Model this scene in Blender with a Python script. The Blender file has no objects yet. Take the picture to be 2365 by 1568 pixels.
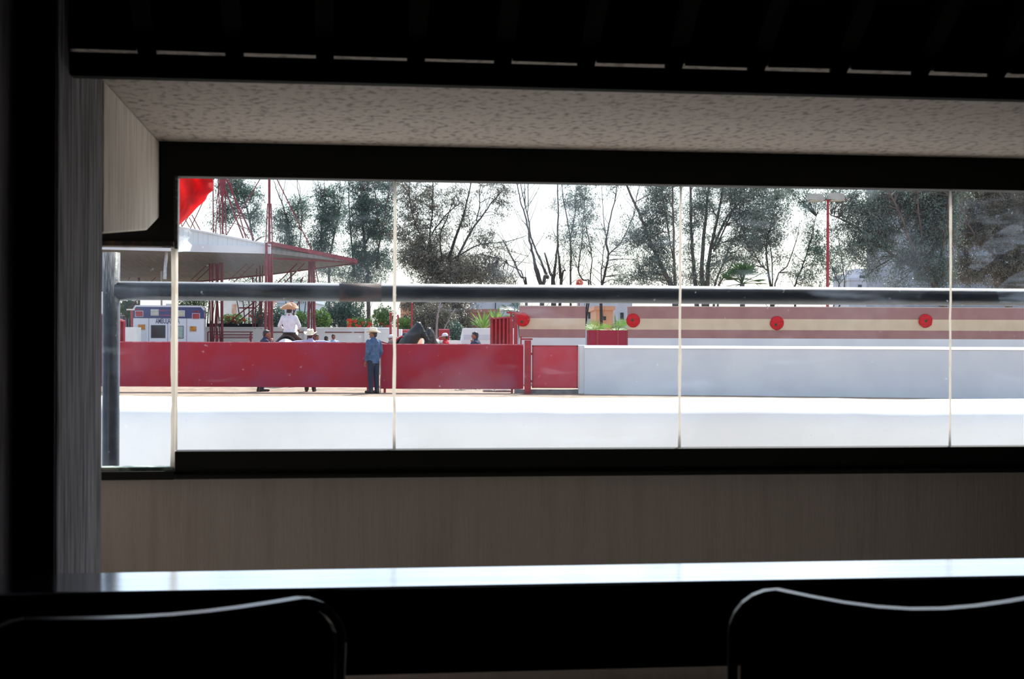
import bpy, math, random
import numpy as np
from mathutils import Vector, Matrix, Euler

# ------------------------------------------------------------------ camera
F, CX, CY, ROLL, EYE = 3284.7, 1182.5, 784.0, 0.0036, 1.424     # pixel focal length for 2365 x 1568; eye above arena sand
SC = bpy.context.scene
COL = SC.collection
cam_d = bpy.data.cameras.new('camera'); cam = bpy.data.objects.new('camera', cam_d); COL.objects.link(cam)
cam_d.sensor_fit = 'HORIZONTAL'; cam_d.sensor_width = 36.0; cam_d.lens = 50.0
cam_d.clip_start = 0.05; cam_d.clip_end = 600
cam.matrix_world = Matrix.Translation((0, 0, EYE)) @ Matrix.Rotation(math.radians(90), 4, 'X') @ Matrix.Rotation(ROLL, 4, 'Z')
cam_d.dof.use_dof = True; cam_d.dof.focus_distance = 37.0; cam_d.dof.aperture_fstop = 11
SC.camera = cam
# ------------------------------------------------------------------ sky, sun, exposure
SUN_EL, SUN_AZ = 52.0, 22.0            # degrees; azimuth to the right of the view
world = bpy.data.worlds.new('sky'); SC.world = world; world.use_nodes = True
wn = world.node_tree.nodes; wl = world.node_tree.links
bg = wn['Background']
sky = wn.new('ShaderNodeTexSky'); sky.sky_type = 'NISHITA'; sky.sun_disc = False
sky.sun_elevation = math.radians(SUN_EL); sky.sun_rotation = math.radians(SUN_AZ)
sky.air_density = 1.0; sky.dust_density = 3.0; sky.ozone_density = 1.2; sky.altitude = 100
haze = wn.new('ShaderNodeMix'); haze.data_type = 'RGBA'; haze.blend_type = 'ADD'; haze.inputs[0].default_value = 1.0   # bright even haze over the clear-sky model
haze.inputs[7].default_value = (2.45, 2.72, 3.25, 1)
wl.new(sky.outputs[0], haze.inputs[6]); wl.new(haze.outputs[2], bg.inputs[0]); bg.inputs[1].default_value = 0.105
sun_d = bpy.data.lights.new('sun', 'SUN'); sun = bpy.data.objects.new('sun', sun_d); COL.objects.link(sun)
sun_d.energy = 4.3; sun_d.angle = math.radians(0.6); sun_d.color = (1.0, 0.955, 0.9)
_e, _a = math.radians(SUN_EL), math.radians(SUN_AZ)
_sd = Vector((math.sin(_a) * math.cos(_e), math.cos(_a) * math.cos(_e), math.sin(_e)))
sun.rotation_euler = _sd.to_track_quat('Z', 'Y').to_euler(); sun.location = (10, 20, 40)
SC.view_settings.view_transform = 'Standard'; SC.view_settings.look = 'None'
SC.view_settings.exposure = 1.0; SC.view_settings.gamma = 1.0; SC.view_settings.use_curve_mapping = False
SC.cycles.max_bounces = 12; SC.cycles.diffuse_bounces = 6; SC.cycles.transparent_max_bounces = 24
SC.cycles.sample_clamp_indirect = 6.0; SC.cycles.use_denoising = True

# ------------------------------------------------------------------ helpers
RNG = random.Random(7); NPR = np.random.default_rng(7)
YAW = math.radians(7.0)
ROOM = Matrix.Translation((0, 0, EYE)) @ Matrix.Rotation(YAW, 4, 'Z')   # room axes: u along the window wall, v towards it, z above the eye
def P(px, py, Y):
    "world point at distance Y that the photograph shows at pixel (px, py)"
    dx, dy = px - CX, py - CY
    return Vector(((dx + ROLL * dy) / F * Y, Y, EYE + (ROLL * dx - dy) / F * Y))
def G(px, Y, z=0.0):
    return Vector(((px - CX) / F * Y, Y, z))
def S(px, Y): return px / F * Y
def lin(h):
    h = h.lstrip('#'); o = []
    for i in (0, 2, 4):
        c = int(h[i:i + 2], 16) / 255
        o.append(c / 12.92 if c < .04045 else ((c + .055) / 1.055) ** 2.4)
    return tuple(o)

MATS = {}
def mat(name, col, col2=None, scale=4.0, stretch=(1, 1, 1), lo=.35, hi=.65, rough=.6, metal=0.0, bump=0.0, bscale=None,
        detail=6.0, trans=0.0, coat=0.0, spec=.5, emit=0.0, rgh_var=0.0):
    "procedural Principled material: two colours mixed by noise in object space, optional bump, optional leaf translucency"
    if name in MATS: return MATS[name]
    m = bpy.data.materials.new(name); m.use_nodes = True
    n, l = m.node_tree.nodes, m.node_tree.links
    b = n['Principled BSDF']; out = n['Material Output']
    b.inputs['Roughness'].default_value = rough; b.inputs['Metallic'].default_value = metal
    b.inputs['Coat Weight'].default_value = coat; b.inputs['Coat Roughness'].default_value = .08
    b.inputs['Specular IOR Level'].default_value = spec
    tc = n.new('ShaderNodeTexCoord'); mp = n.new('ShaderNodeMapping'); mp.inputs['Scale'].default_value = stretch
    l.new(tc.outputs['Object'], mp.inputs[0])
    no = n.new('ShaderNodeTexNoise'); no.inputs['Scale'].default_value = scale; no.inputs['Detail'].default_value = detail
    l.new(mp.outputs[0], no.inputs['Vector'])
    cr = n.new('ShaderNodeValToRGB'); cr.color_ramp.elements[0].position = lo; cr.color_ramp.elements[1].position = hi
    c2 = col2 if col2 else tuple(x * .88 for x in col)
    cr.color_ramp.elements[0].color = (*col, 1); cr.color_ramp.elements[1].color = (*c2, 1)
    l.new(no.outputs[0], cr.inputs[0]); l.new(cr.outputs[0], b.inputs['Base Color'])
    if bump:
        n2 = n.new('ShaderNodeTexNoise'); n2.inputs['Scale'].default_value = bscale or scale * 4; n2.inputs['Detail'].default_value = 5
        l.new(mp.outputs[0], n2.inputs['Vector'])
        bp = n.new('ShaderNodeBump'); bp.inputs['Strength'].default_value = bump; bp.inputs['Distance'].default_value = .01
        l.new(n2.outputs[0], bp.inputs['Height']); l.new(bp.outputs[0], b.inputs['Normal'])
    if trans:
        t = n.new('ShaderNodeBsdfTranslucent'); l.new(cr.outputs[0], t.inputs[0])
        mx = n.new('ShaderNodeMixShader'); mx.inputs[0].default_value = trans
        l.new(b.outputs[0], mx.inputs[1]); l.new(t.outputs[0], mx.inputs[2]); l.new(mx.outputs[0], out.inputs[0])
    MATS[name] = m
    return m

class MB:
    "collects shapes; build() links them as one mesh object"
    def __init__(s): s.v, s.f = [], []
    def add(s, vs, fs):
        o = len(s.v); s.v += [tuple(v) for v in vs]; s.f += [tuple(i + o for i in f) for f in fs]; return s
    def box(s, x0, x1, y0, y1, z0, z1, M=None):
        vs = [Vector(p) for p in ((x0,y0,z0),(x1,y0,z0),(x1,y1,z0),(x0,y1,z0),(x0,y0,z1),(x1,y0,z1),(x1,y1,z1),(x0,y1,z1))]
        if M: vs = [M @ v for v in vs]
        return s.add(vs, [(0,3,2,1),(4,5,6,7),(0,1,5,4),(1,2,6,5),(2,3,7,6),(3,0,4,7)])
    def beam(s, p, q, w, h=None, up=(0, 0, 1)):
        p, q = Vector(p), Vector(q); h = h or w; d = (q - p).normalized(); up = Vector(up)
        if abs(d.dot(up)) > .98: up = Vector((0, 1, 0))
        a = d.cross(up).normalized() * w / 2; b = a.cross(d).normalized() * h / 2
        vs = [p-a-b, p+a-b, p+a+b, p-a+b, q-a-b, q+a-b, q+a+b, q-a+b]
        return s.add(vs, [(0,1,2,3),(7,6,5,4),(0,4,5,1),(1,5,6,2),(2,6,7,3),(3,7,4,0)])
    def tube(s, pts, r, n=8, cap=True, flat=1.0):
        pts = [Vector(p) for p in pts]; k = len(pts)
        rs = [r] * k if isinstance(r, (int, float)) else list(r)
        vs, fs = [], []
        prev = None
        for i, p in enumerate(pts):
            d = (pts[min(i + 1, k - 1)] - pts[max(i - 1, 0)]).normalized()
            if prev is None:
                a = d.cross(Vector((0, 0, 1)) if abs(d.z) < .95 else Vector((0, 1, 0))).normalized()
            else:
                a = (prev - d * prev.dot(d)).normalized()
            prev = a; b = d.cross(a).normalized()
            for j in range(n):
                t = 2 * math.pi * j / n
                vs.append(p + a * math.cos(t) * rs[i] + b * math.sin(t) * rs[i] * flat)
        for i in range(k - 1):
            for j in range(n):
                fs.append((i*n+j, i*n+(j+1) % n, (i+1)*n+(j+1) % n, (i+1)*n+j))
        if cap:
            fs.append(tuple(range(n))[::-1]); fs.append(tuple((k-1)*n+j for j in range(n)))
        return s.add(vs, fs)
    def ell(s, c, r, M=None, nu=12, nv=8):
        c = Vector(c); vs, fs = [], []
        if isinstance(r, (int, float)): r = (r, r, r)
        for i in range(nv + 1):
            th = math.pi * i / nv
            for j in range(nu):
                ph = 2 * math.pi * j / nu
                v = Vector((r[0]*math.sin(th)*math.cos(ph), r[1]*math.sin(th)*math.sin(ph), r[2]*math.cos(th)))
                vs.append(c + (M @ v if M else v))
        for i in range(nv):
            for j in range(nu):
                fs.append((i*nu+j, (i+1)*nu+j, (i+1)*nu+(j+1) % nu, i*nu+(j+1) % nu))
        return s.add(vs, fs)
    def cap(s, p, q, r1, r2, n=10):
        p, q = Vector(p), Vector(q)
        s.tube([p, q], [r1, r2], n); s.ell(p, r1, nu=n, nv=6); s.ell(q, r2, nu=n, nv=6); return s
    def loft(s, rings, n=16):
        "rings: (cx, cy, cz, rx, ry)"
        vs, fs = [], []
        for (x, y, z, rx, ry) in rings:
            for j in range(n):
                t = 2 * math.pi * j / n
                vs.append((x + rx * math.cos(t), y + ry * math.sin(t), z))
        for i in range(len(rings) - 1):
            for j in range(n):
                fs.append((i*n+j, i*n+(j+1) % n, (i+1)*n+(j+1) % n, (i+1)*n+j))
        fs.append(tuple(range(n))[::-1]); fs.append(tuple((len(rings)-1)*n+j for j in range(n)))
        return s.add(vs, fs)
    def prism(s, poly, vec):
        poly = [Vector(p) for p in poly]; vec = Vector(vec); k = len(poly)
        vs = poly + [p + vec for p in poly]
        fs = [tuple(range(k))[::-1], tuple(range(k, 2 * k))] + [(i, (i+1) % k, k+(i+1) % k, k+i) for i in range(k)]
        return s.add(vs, fs)
    def lathe(s, prof, n=24, c=(0, 0, 0)):
        vs, fs = [], []
        for (r, z) in prof:
            for j in range(n):
                t = 2 * math.pi * j / n
                vs.append((c[0] + r * math.cos(t), c[1] + r * math.sin(t), c[2] + z))
        for i in range(len(prof) - 1):
            for j in range(n):
                fs.append((i*n+j, i*n+(j+1) % n, (i+1)*n+(j+1) % n, (i+1)*n+j))
        return s.add(vs, fs)
    def mesh(s, name):
        me = bpy.data.meshes.new(name); me.from_pydata(s.v, [], s.f); me.update(); return me
    def build(s, name, m=None, parent=None, smooth=False, bevel=0.0, fix=True):
        me = s.mesh(name)
        if fix:
            import bmesh
            bm = bmesh.new(); bm.from_mesh(me); bmesh.ops.recalc_face_normals(bm, faces=bm.faces); bm.to_mesh(me); bm.free()
        return link(name, me, m, parent, smooth, bevel)

def link(name, me, m=None, parent=None, smooth=False, bevel=0.0):
    o = bpy.data.objects.new(name, me); COL.objects.link(o)
    if m and not me.materials: me.materials.append(m)
    if smooth: me.polygons.foreach_set('use_smooth', [True] * len(me.polygons))
    if bevel:
        b = o.modifiers.new('bevel', 'BEVEL'); b.width = bevel; b.segments = 2; b.limit_method = 'ANGLE'
    if parent: o.parent = parent
    return o
def tag(o, label=None, cat=None, group=None, kind=None):
    if label: o['label'] = label
    if cat: o['category'] = cat
    if group: o['group'] = group
    if kind: o['kind'] = kind
    return o
def thing(name, label, cat, loc=(0, 0, 0), rz=0.0, group=None, kind=None):
    o = bpy.data.objects.new(name, None); COL.objects.link(o); o.location = loc; o.rotation_euler = (0, 0, rz)
    o.empty_display_size = .1
    return tag(o, label, cat, group, kind)
def room(o):                       # place an object built in room coordinates
    o.matrix_world = ROOM; return o
def remesh(mb, voxel, smooth=4):
    "one continuous surface out of overlapping shapes"
    o = mb.build('tmp', None)
    r = o.modifiers.new('r', 'REMESH'); r.mode = 'VOXEL'; r.voxel_size = voxel
    if smooth: sm = o.modifiers.new('s', 'SMOOTH'); sm.iterations = smooth; sm.factor = .5
    dg = bpy.context.evaluated_depsgraph_get(); dg.update()
    me = bpy.data.meshes.new_from_object(o.evaluated_get(dg)); old = o.data
    bpy.data.objects.remove(o); bpy.data.meshes.remove(old)
    return me
def text_mesh(body, size, bold=0.0, depth=.004):
    c = bpy.data.curves.new('txt', 'FONT'); c.body = body; c.size = size; c.extrude = depth; c.offset = bold
    c.align_x = 'CENTER'; c.align_y = 'CENTER'
    o = bpy.data.objects.new('txt', c); COL.objects.link(o)
    dg = bpy.context.evaluated_depsgraph_get(); dg.update()
    me = bpy.data.meshes.new_from_object(o.evaluated_get(dg)); bpy.data.objects.remove(o); bpy.data.curves.remove(c)
    return me
# ================================================================== THE ROOM (u, v, z in room axes)
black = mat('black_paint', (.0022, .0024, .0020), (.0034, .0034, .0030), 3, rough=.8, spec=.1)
frame_m = mat('dark_green_steel', (.0028, .0036, .0030), (.005, .005, .0045), 9, rough=.65, spec=.2)
soffit_m = mat('mottled_plaster', lin('#a1968f'), lin('#50463f'), 46, (1, .6, 1), .49, .76, rough=.9, bump=.35, bscale=60)
jamb_m = mat('streaked_plaster', lin('#e0d6cc'), lin('#bdb2a6'), 16, (1, 3.0, .25), .35, .7, rough=.9, bump=.25, bscale=50)
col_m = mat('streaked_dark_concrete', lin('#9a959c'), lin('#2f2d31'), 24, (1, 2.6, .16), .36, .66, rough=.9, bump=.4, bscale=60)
wall_m = mat('stained_plaster', lin('#a09793'), lin('#8a807c'), 8, (2.6, 1, .22), .5, 1.0, rough=.9, bump=.25, bscale=45)
floor_m = mat('room_concrete', lin('#c2bdb7'), lin('#b2aca5'), 2.5, rough=.8, bump=.2)
FL = -1.2                                   # floor below the eye
UR = 4.2                                    # right end of the window bay
def struct(name, mb, m, bevel=0.0):
    return tag(room(mb.build(name, m, bevel=bevel)), kind='structure')
struct('floor', MB().box(-1.2, UR + .3, -2.2, 4.85, FL - .12, FL), floor_m)
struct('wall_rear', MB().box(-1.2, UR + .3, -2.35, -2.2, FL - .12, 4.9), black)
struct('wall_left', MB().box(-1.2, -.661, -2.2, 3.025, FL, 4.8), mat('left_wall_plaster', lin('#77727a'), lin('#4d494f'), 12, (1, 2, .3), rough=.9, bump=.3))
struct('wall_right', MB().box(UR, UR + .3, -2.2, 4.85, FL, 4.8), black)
# column: bare streaked concrete, the shade on its room side put in as a black skin
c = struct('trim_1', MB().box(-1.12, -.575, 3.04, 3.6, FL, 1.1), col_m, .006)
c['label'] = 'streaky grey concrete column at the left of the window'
o = MB().box(-1.12, -.579, 3.025, 3.0405, FL, 1.1).build('shade_skin', black); o.parent = c
struct('wall_left_bay', MB().box(-1.12, -.98, 3.6, 4.85, FL, .635), jamb_m)
# soffit slab, hanging jamb and header beam
so = struct('trim_2', MB().box(-.62, UR, 3.2, 4.85, .635, .72), soffit_m, .004); so['label'] = 'pale mottled plaster soffit over the window'
jb = MB().prism([(-.572, 3.6, .257), (-.572, 4.41, .327), (-.572, 4.69, .387), (-.572, 4.69, .635), (-.572, 3.6, .635)], (-.34, 0, 0))
j = struct('trim_3', jb, jamb_m, .006); j['label'] = 'hanging plaster jamb beside the column'
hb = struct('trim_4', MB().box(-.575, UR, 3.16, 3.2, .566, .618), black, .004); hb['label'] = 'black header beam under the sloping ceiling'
# ceiling: underside of the grandstand, rising towards the camera, ribs and closing boards
SL = .65
ce = MB().prism([(-1.2, 3.2, .703), (UR + .3, 3.2, .703), (UR + .3, -2.35, .703 + SL * 5.55), (-1.2, -2.35, .703 + SL * 5.55)], (0, .02, .16))
ce.box(-1.2, -.62, 3.2, 4.85, .635, .80)
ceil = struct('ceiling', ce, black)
p0 = None
def room_u(px, V):
    x = (px - CX) / F; Yd = V / (math.cos(YAW) - x * math.sin(YAW)); return Yd * (x * math.cos(YAW) + math.sin(YAW))
rib_px = [338, 540, 748, 958, 1158, 1350, 1552, 1742, 1932, 2120, 2296]
ribs = [room_u(p, 3.2) for p in rib_px]
step = (ribs[-1] - ribs[0]) / (len(ribs) - 1)
ribs = [ribs[0] - step] + ribs
while ribs[-1] < UR - .2: ribs.append(ribs[-1] + step)
rib_me = MB().prism([(-.02, 3.2, .619), (.02, 3.2, .619), (.02, -2.3, .619 + SL * 5.5), (-.02, -2.3, .619 + SL * 5.5)], (0, .0, .086)).mesh('rib')
for u in ribs:
    r = link('rib', rib_me, black, ceil); r.location = (u, 0, 0)
for a, b in zip(ribs[:-1], ribs[1:]):
    g = RNG.uniform(.0045, .0075)
    MB().prism([(a + .018, 3.152, .618 + g), (b - .018, 3.152, .618 + g * RNG.uniform(.75, 1.2)), (b - .018, 3.152, .75), (a + .018, 3.152, .75)],
               (0, .006, 0)).build('closing_board', black, ceil)
# stand front above the soffit, seen only through the slits
sf = struct('wall_stand_front', MB().box(-1.2, UR + .3, 4.70, 4.85, .72, 1.75), mat('stand_plaster', lin('#8f8b90'), lin('#77737a'), 6, rough=.9))
# wall under the window
struct('wall_window', MB().box(-.98, UR, 4.70, 4.85, FL, -.456), wall_m)
# ---- glass
def glass_mat():
    m = bpy.data.materials.new('dusty_glass'); m.use_nodes = True
    n, l = m.node_tree.nodes, m.node_tree.links; n.remove(n['Principled BSDF']); out = n['Material Output']
    tr = n.new('ShaderNodeBsdfTransparent'); tr.inputs[0].default_value = (.95, .975, .97, 1)
    gl = n.new('ShaderNodeBsdfGlossy'); gl.inputs['Roughness'].default_value = .02
    fr = n.new('ShaderNodeFresnel'); geo = n.new('ShaderNodeNewGeometry'); mr = n.new('ShaderNodeMapRange')   # same reflectance from both faces of the sheet
    mr.inputs[3].default_value = 1.45; mr.inputs[4].default_value = 1 / 1.45; l.new(geo.outputs['Backfacing'], mr.inputs[0]); l.new(mr.outputs[0], fr.inputs[0])
    m1 = n.new('ShaderNodeMixShader'); l.new(fr.outputs[0], m1.inputs[0]); l.new(tr.outputs[0], m1.inputs[1]); l.new(gl.outputs[0], m1.inputs[2])
    tc = n.new('ShaderNodeTexCoord')
    def noise(scale, st, lo, hi, amp, rot=0):
        mp = n.new('ShaderNodeMapping'); mp.inputs['Scale'].default_value = st; mp.inputs['Rotation'].default_value = (0, rot, 0)
        l.new(tc.outputs['Object'], mp.inputs[0])
        t = n.new('ShaderNodeTexNoise'); t.inputs['Scale'].default_value = scale; t.inputs['Detail'].default_value = 5; l.new(mp.outputs[0], t.inputs[0])
        r = n.new('ShaderNodeMapRange'); r.inputs[1].default_value = lo; r.inputs[2].default_value = hi; r.inputs[4].default_value = amp
        l.new(t.outputs[0], r.inputs[0]); return r.outputs[0]
    haze = noise(2.2, (1, 1, 1), .54, .78, .035)
    wipe = noise(3.0, (1, 1, 5), .60, .80, .05, .6)
    dots = noise(70, (1, 1, 1), .70, .78, .22)
    a = n.new('ShaderNodeMath'); l.new(haze, a.inputs[0]); l.new(wipe, a.inputs[1])
    b = n.new('ShaderNodeMath'); l.new(a.outputs[0], b.inputs[0]); l.new(dots, b.inputs[1])
    c = n.new('ShaderNodeMath'); c.inputs[1].default_value = .003; l.new(b.outputs[0], c.inputs[0]); c.use_clamp = True
    du = n.new('ShaderNodeBsdfTranslucent'); du.inputs[0].default_value = (.52, .62, .76, 1)
    m2 = n.new('ShaderNodeMixShader'); l.new(c.outputs[0], m2.inputs[0]); l.new(m1.outputs[0], m2.inputs[1]); l.new(du.outputs[0], m2.inputs[2])
    l.new(m2.outputs[0], out.inputs[0]); return m
glass = glass_mat()
seal_m = mat('pale_silicone', lin('#fbf7f0'), lin('#c0aa8e'), 30, (1, 1, .5), .6, .9, rough=.6, trans=.6)
TOP, BOT = .524, -.365
w1 = tag(thing('window_1', 'long window of frameless glass panes', None), kind='structure'); room(w1)
joints = [-.52, .188, 1.156, 2.118, 2.66]
for a, b in zip(joints[:-1], joints[1:]):
    MB().box(a + .003, b - .003, 4.728, 4.734, BOT - .01, TOP + .01).build('pane', glass, w1)
for k, a in enumerate(joints[1:-1]):
    mbx = MB()
    pts = [Vector((a + RNG.uniform(-.0012, .0012), 4.729, BOT + (TOP - BOT) * t / 14)) for t in range(15)]
    mbx.tube(pts, [RNG.uniform(.0036, .0058) for _ in pts], 6); mbx.build('seal', seal_m, w1, smooth=True)
MB().box(-.568, UR, 4.69, 4.76, TOP, .636).build('header', frame_m, w1, bevel=.003)
MB().box(-.52, UR, 4.69, 4.76, -.456, BOT).build('sill', frame_m, w1, bevel=.003)
MB().box(-.52, UR, 4.672, 4.70, -.452, -.44).build('sill_lip', frame_m, w1, bevel=.002)
MB().box(-.568, -.524, 4.69, 4.76, .2956, TOP + .002).build('post', frame_m, w1, bevel=.003)
MB().box(-.524, -.514, 4.70, 4.75, .29, TOP).build('channel', mat('worn_steel_edge', lin('#3b3a3e'), lin('#8d8a88'), 40, (1, 1, 2), .5, .8, rough=.5), w1)
MB().box(2.655, 2.74, 4.69, 4.76, BOT, TOP).build('end_post', frame_m, w1, bevel=.003)
struct('wall_light_blocker', MB().box(2.70, UR, 4.70, 4.85, -.456, .636), black)  # unseen panel added to shut out light and darken the right side
w2 = tag(thing('window_2', 'small lower side pane left of the long window', None), kind='structure'); room(w2)
MB().box(-.96, -.532, 4.708, 4.714, -.42, .30).build('pane', glass, w2)
MB().box(-.98, -.524, 4.68, 4.76, .2956, .312).build('top_rail', mat('rusty_bar', lin('#4a2f25'), lin('#0f0d0c'), 30, (1, 1, 1), .35, .55, rough=.8, bump=.5), w2, bevel=.002)
MB().box(-.98, -.566, 4.69, 4.76, .312, .636).build('top_panel', frame_m, w2)
MB().box(-.98, -.52, 4.68, 4.76, -.456, -.428).build('bottom_rail', frame_m, w2, bevel=.002)
MB().box(-.98, -.525, 4.695, 4.75, -.428, -.4157).build('sill_strip', mat('chipped_green_strip', lin('#9aa59c'), lin('#2e4a44'), 22, (1, 1, 2), .4, .55, rough=.5), w2, bevel=.002)
mbx = MB(); pts = [Vector((-.5275 + RNG.uniform(-.001, .001), 4.712, -.42 + .72 * t / 14)) for t in range(15)]
mbx.tube(pts, [RNG.uniform(.006, .009) for _ in pts], 6); mbx.build('seal', seal_m, w2, smooth=True)
mbx = MB(); mbx.tube([(-.5195, 4.725, BOT), (-.519, 4.725, 0), (-.5195, 4.725, .30)], .004, 6); mbx.build('seal', seal_m, w2, smooth=True)

# ---- smears of dirt on the panes
def room_z(px, py, V):
    x = (px - CX) / F; Yd = V / (math.cos(YAW) - x * math.sin(YAW)); return (ROLL * (px - CX) - (py - CY)) / F * Yd
def smear_mat(name, amt, rot, st, col):
    m = bpy.data.materials.new(name); m.use_nodes = True; n, l = m.node_tree.nodes, m.node_tree.links; n.remove(n['Principled BSDF'])
    tc = n.new('ShaderNodeTexCoord'); mp = n.new('ShaderNodeMapping'); mp.inputs['Rotation'].default_value = (0, rot, 0); mp.inputs['Scale'].default_value = st; l.new(tc.outputs['Object'], mp.inputs[0])
    t = n.new('ShaderNodeTexNoise'); t.inputs['Scale'].default_value = 22; t.inputs['Detail'].default_value = 6; l.new(mp.outputs[0], t.inputs[0])
    r = n.new('ShaderNodeMapRange'); r.inputs[1].default_value = .36; r.inputs[2].default_value = .75; r.inputs[4].default_value = amt; l.new(t.outputs[0], r.inputs[0])
    a, b, x = n.new('ShaderNodeBsdfTransparent'), n.new('ShaderNodeBsdfTranslucent'), n.new('ShaderNodeMixShader'); b.inputs[0].default_value = (*col, 1)
    l.new(r.outputs[0], x.inputs[0]); l.new(a.outputs[0], x.inputs[1]); l.new(b.outputs[0], x.inputs[2]); l.new(x.outputs[0], n['Material Output'].inputs[0]); return m
def smear(poly, m, parent):
    MB().prism([(room_u(x, 4.727), 4.7272, room_z(x, y, 4.727)) for (x, y) in poly], (0, -.0006, 0)).build('dirt_smear', m, parent)
sm1 = smear_mat('dust_smear', .05, .55, (.35, 1, 3.2), (.50, .60, .76)); sm2 = smear_mat('pale_paint_scrape', .75, .2, (1, 1, 1), (.62, .64, .68)); sm3 = smear_mat('faint_blue_smear', .10, -.4, (.6, 1, 2), (.45, .58, .8))
smear([(2236, 618), (2252, 585), (2290, 545), (2330, 520), (2380, 505), (2450, 490), (2450, 545), (2390, 555), (2350, 570), (2300, 595), (2262, 625)], sm1, w1)
smear([(2300, 668), (2330, 640), (2390, 610), (2450, 595), (2450, 680), (2380, 700), (2310, 700)], sm1, w1)
smear([(407, 527), (436, 529), (441, 540), (433, 556), (443, 566), (438, 580), (407, 582)], sm2, w1)
# ---- pipe railing outside the glass
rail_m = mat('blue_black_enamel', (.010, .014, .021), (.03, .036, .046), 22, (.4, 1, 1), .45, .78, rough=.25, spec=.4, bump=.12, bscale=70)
def highlight_top(m, highlight, lo, hi):
    "white sun highlight painted into the colour of whatever faces up"
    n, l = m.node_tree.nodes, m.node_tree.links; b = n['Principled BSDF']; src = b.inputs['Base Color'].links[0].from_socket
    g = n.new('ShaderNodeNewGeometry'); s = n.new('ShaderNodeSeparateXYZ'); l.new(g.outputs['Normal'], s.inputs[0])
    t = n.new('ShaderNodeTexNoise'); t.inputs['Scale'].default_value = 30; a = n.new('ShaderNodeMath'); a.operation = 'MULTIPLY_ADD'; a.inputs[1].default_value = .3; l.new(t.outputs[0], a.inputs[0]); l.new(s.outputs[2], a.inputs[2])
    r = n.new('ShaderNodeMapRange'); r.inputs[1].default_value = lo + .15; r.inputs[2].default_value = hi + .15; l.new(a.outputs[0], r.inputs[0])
    x = n.new('ShaderNodeMix'); x.data_type = 'RGBA'; x.inputs[7].default_value = (*highlight, 1); l.new(r.outputs[0], x.inputs[0]); l.new(src, x.inputs[6]); l.new(x.outputs[2], b.inputs['Base Color'])
highlight_top(rail_m, (.55, .55, .55), .62, .74)  # bright line along the pipe top is a highlight put into the colour
rl = thing('pipe_railing', 'thick blue-black pipe handrail running along outside the window', 'railing', ROOM @ Vector((1.5, 5.3, -1.424)), YAW)
rl['_'] = 0; del rl['_']
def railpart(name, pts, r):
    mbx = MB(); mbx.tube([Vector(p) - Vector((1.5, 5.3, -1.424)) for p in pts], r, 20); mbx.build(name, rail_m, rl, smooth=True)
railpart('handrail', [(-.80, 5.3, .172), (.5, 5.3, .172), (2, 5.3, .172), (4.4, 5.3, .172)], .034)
mbx = MB(); mbx.tube([(room_u(783, 5.3) - 1.5, 0, .172 + 1.424), (room_u(880, 5.3) - 1.5, 0, .172 + 1.424)], .0344, 20)
mbx.build('rust_patch', mat('rusty_enamel', lin('#4a3026'), lin('#11151b'), 26, (.35, 1, 1), .38, .58, rough=.7, bump=.2), rl, smooth=True)
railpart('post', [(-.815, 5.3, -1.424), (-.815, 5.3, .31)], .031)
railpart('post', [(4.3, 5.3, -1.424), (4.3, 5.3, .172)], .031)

# ---- narrow counter
steel = mat('brushed_steel', lin('#d3d8e0'), lin('#b3bbc6'), 5, (.25, 9, 1), .3, .7, rough=.12, metal=1.0, bump=.02, bscale=40)
ct = thing('counter', 'long narrow counter with a bright polished top below the window', 'counter', ROOM @ Vector((1.5, 2.7, FL)), YAW)
def cpart(name, x0, x1, y0, y1, z0, z1, m, bev=.003):
    MB().box(x0 - 1.5, x1 - 1.5, y0 - 2.7, y1 - 2.7, z0 - FL, z1 - FL).build(name, m, ct, bevel=bev)
cpart('top', -.655, 4.1, 2.605, 2.815, -.457, -.452, steel, .002)
cpart('core', -.655, 4.1, 2.608, 2.812, -.490, -.457, black)
cpart('apron', -.655, 4.1, 2.625, 2.645, -.618, -.490, black)
for u in (-.6, 1.0, 2.5, 4.0):
    cpart('leg', u, u + .05, 2.64, 2.69, FL, -.490, black)
    cpart('leg', u, u + .05, 2.75, 2.80, FL, -.490, black)

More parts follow.
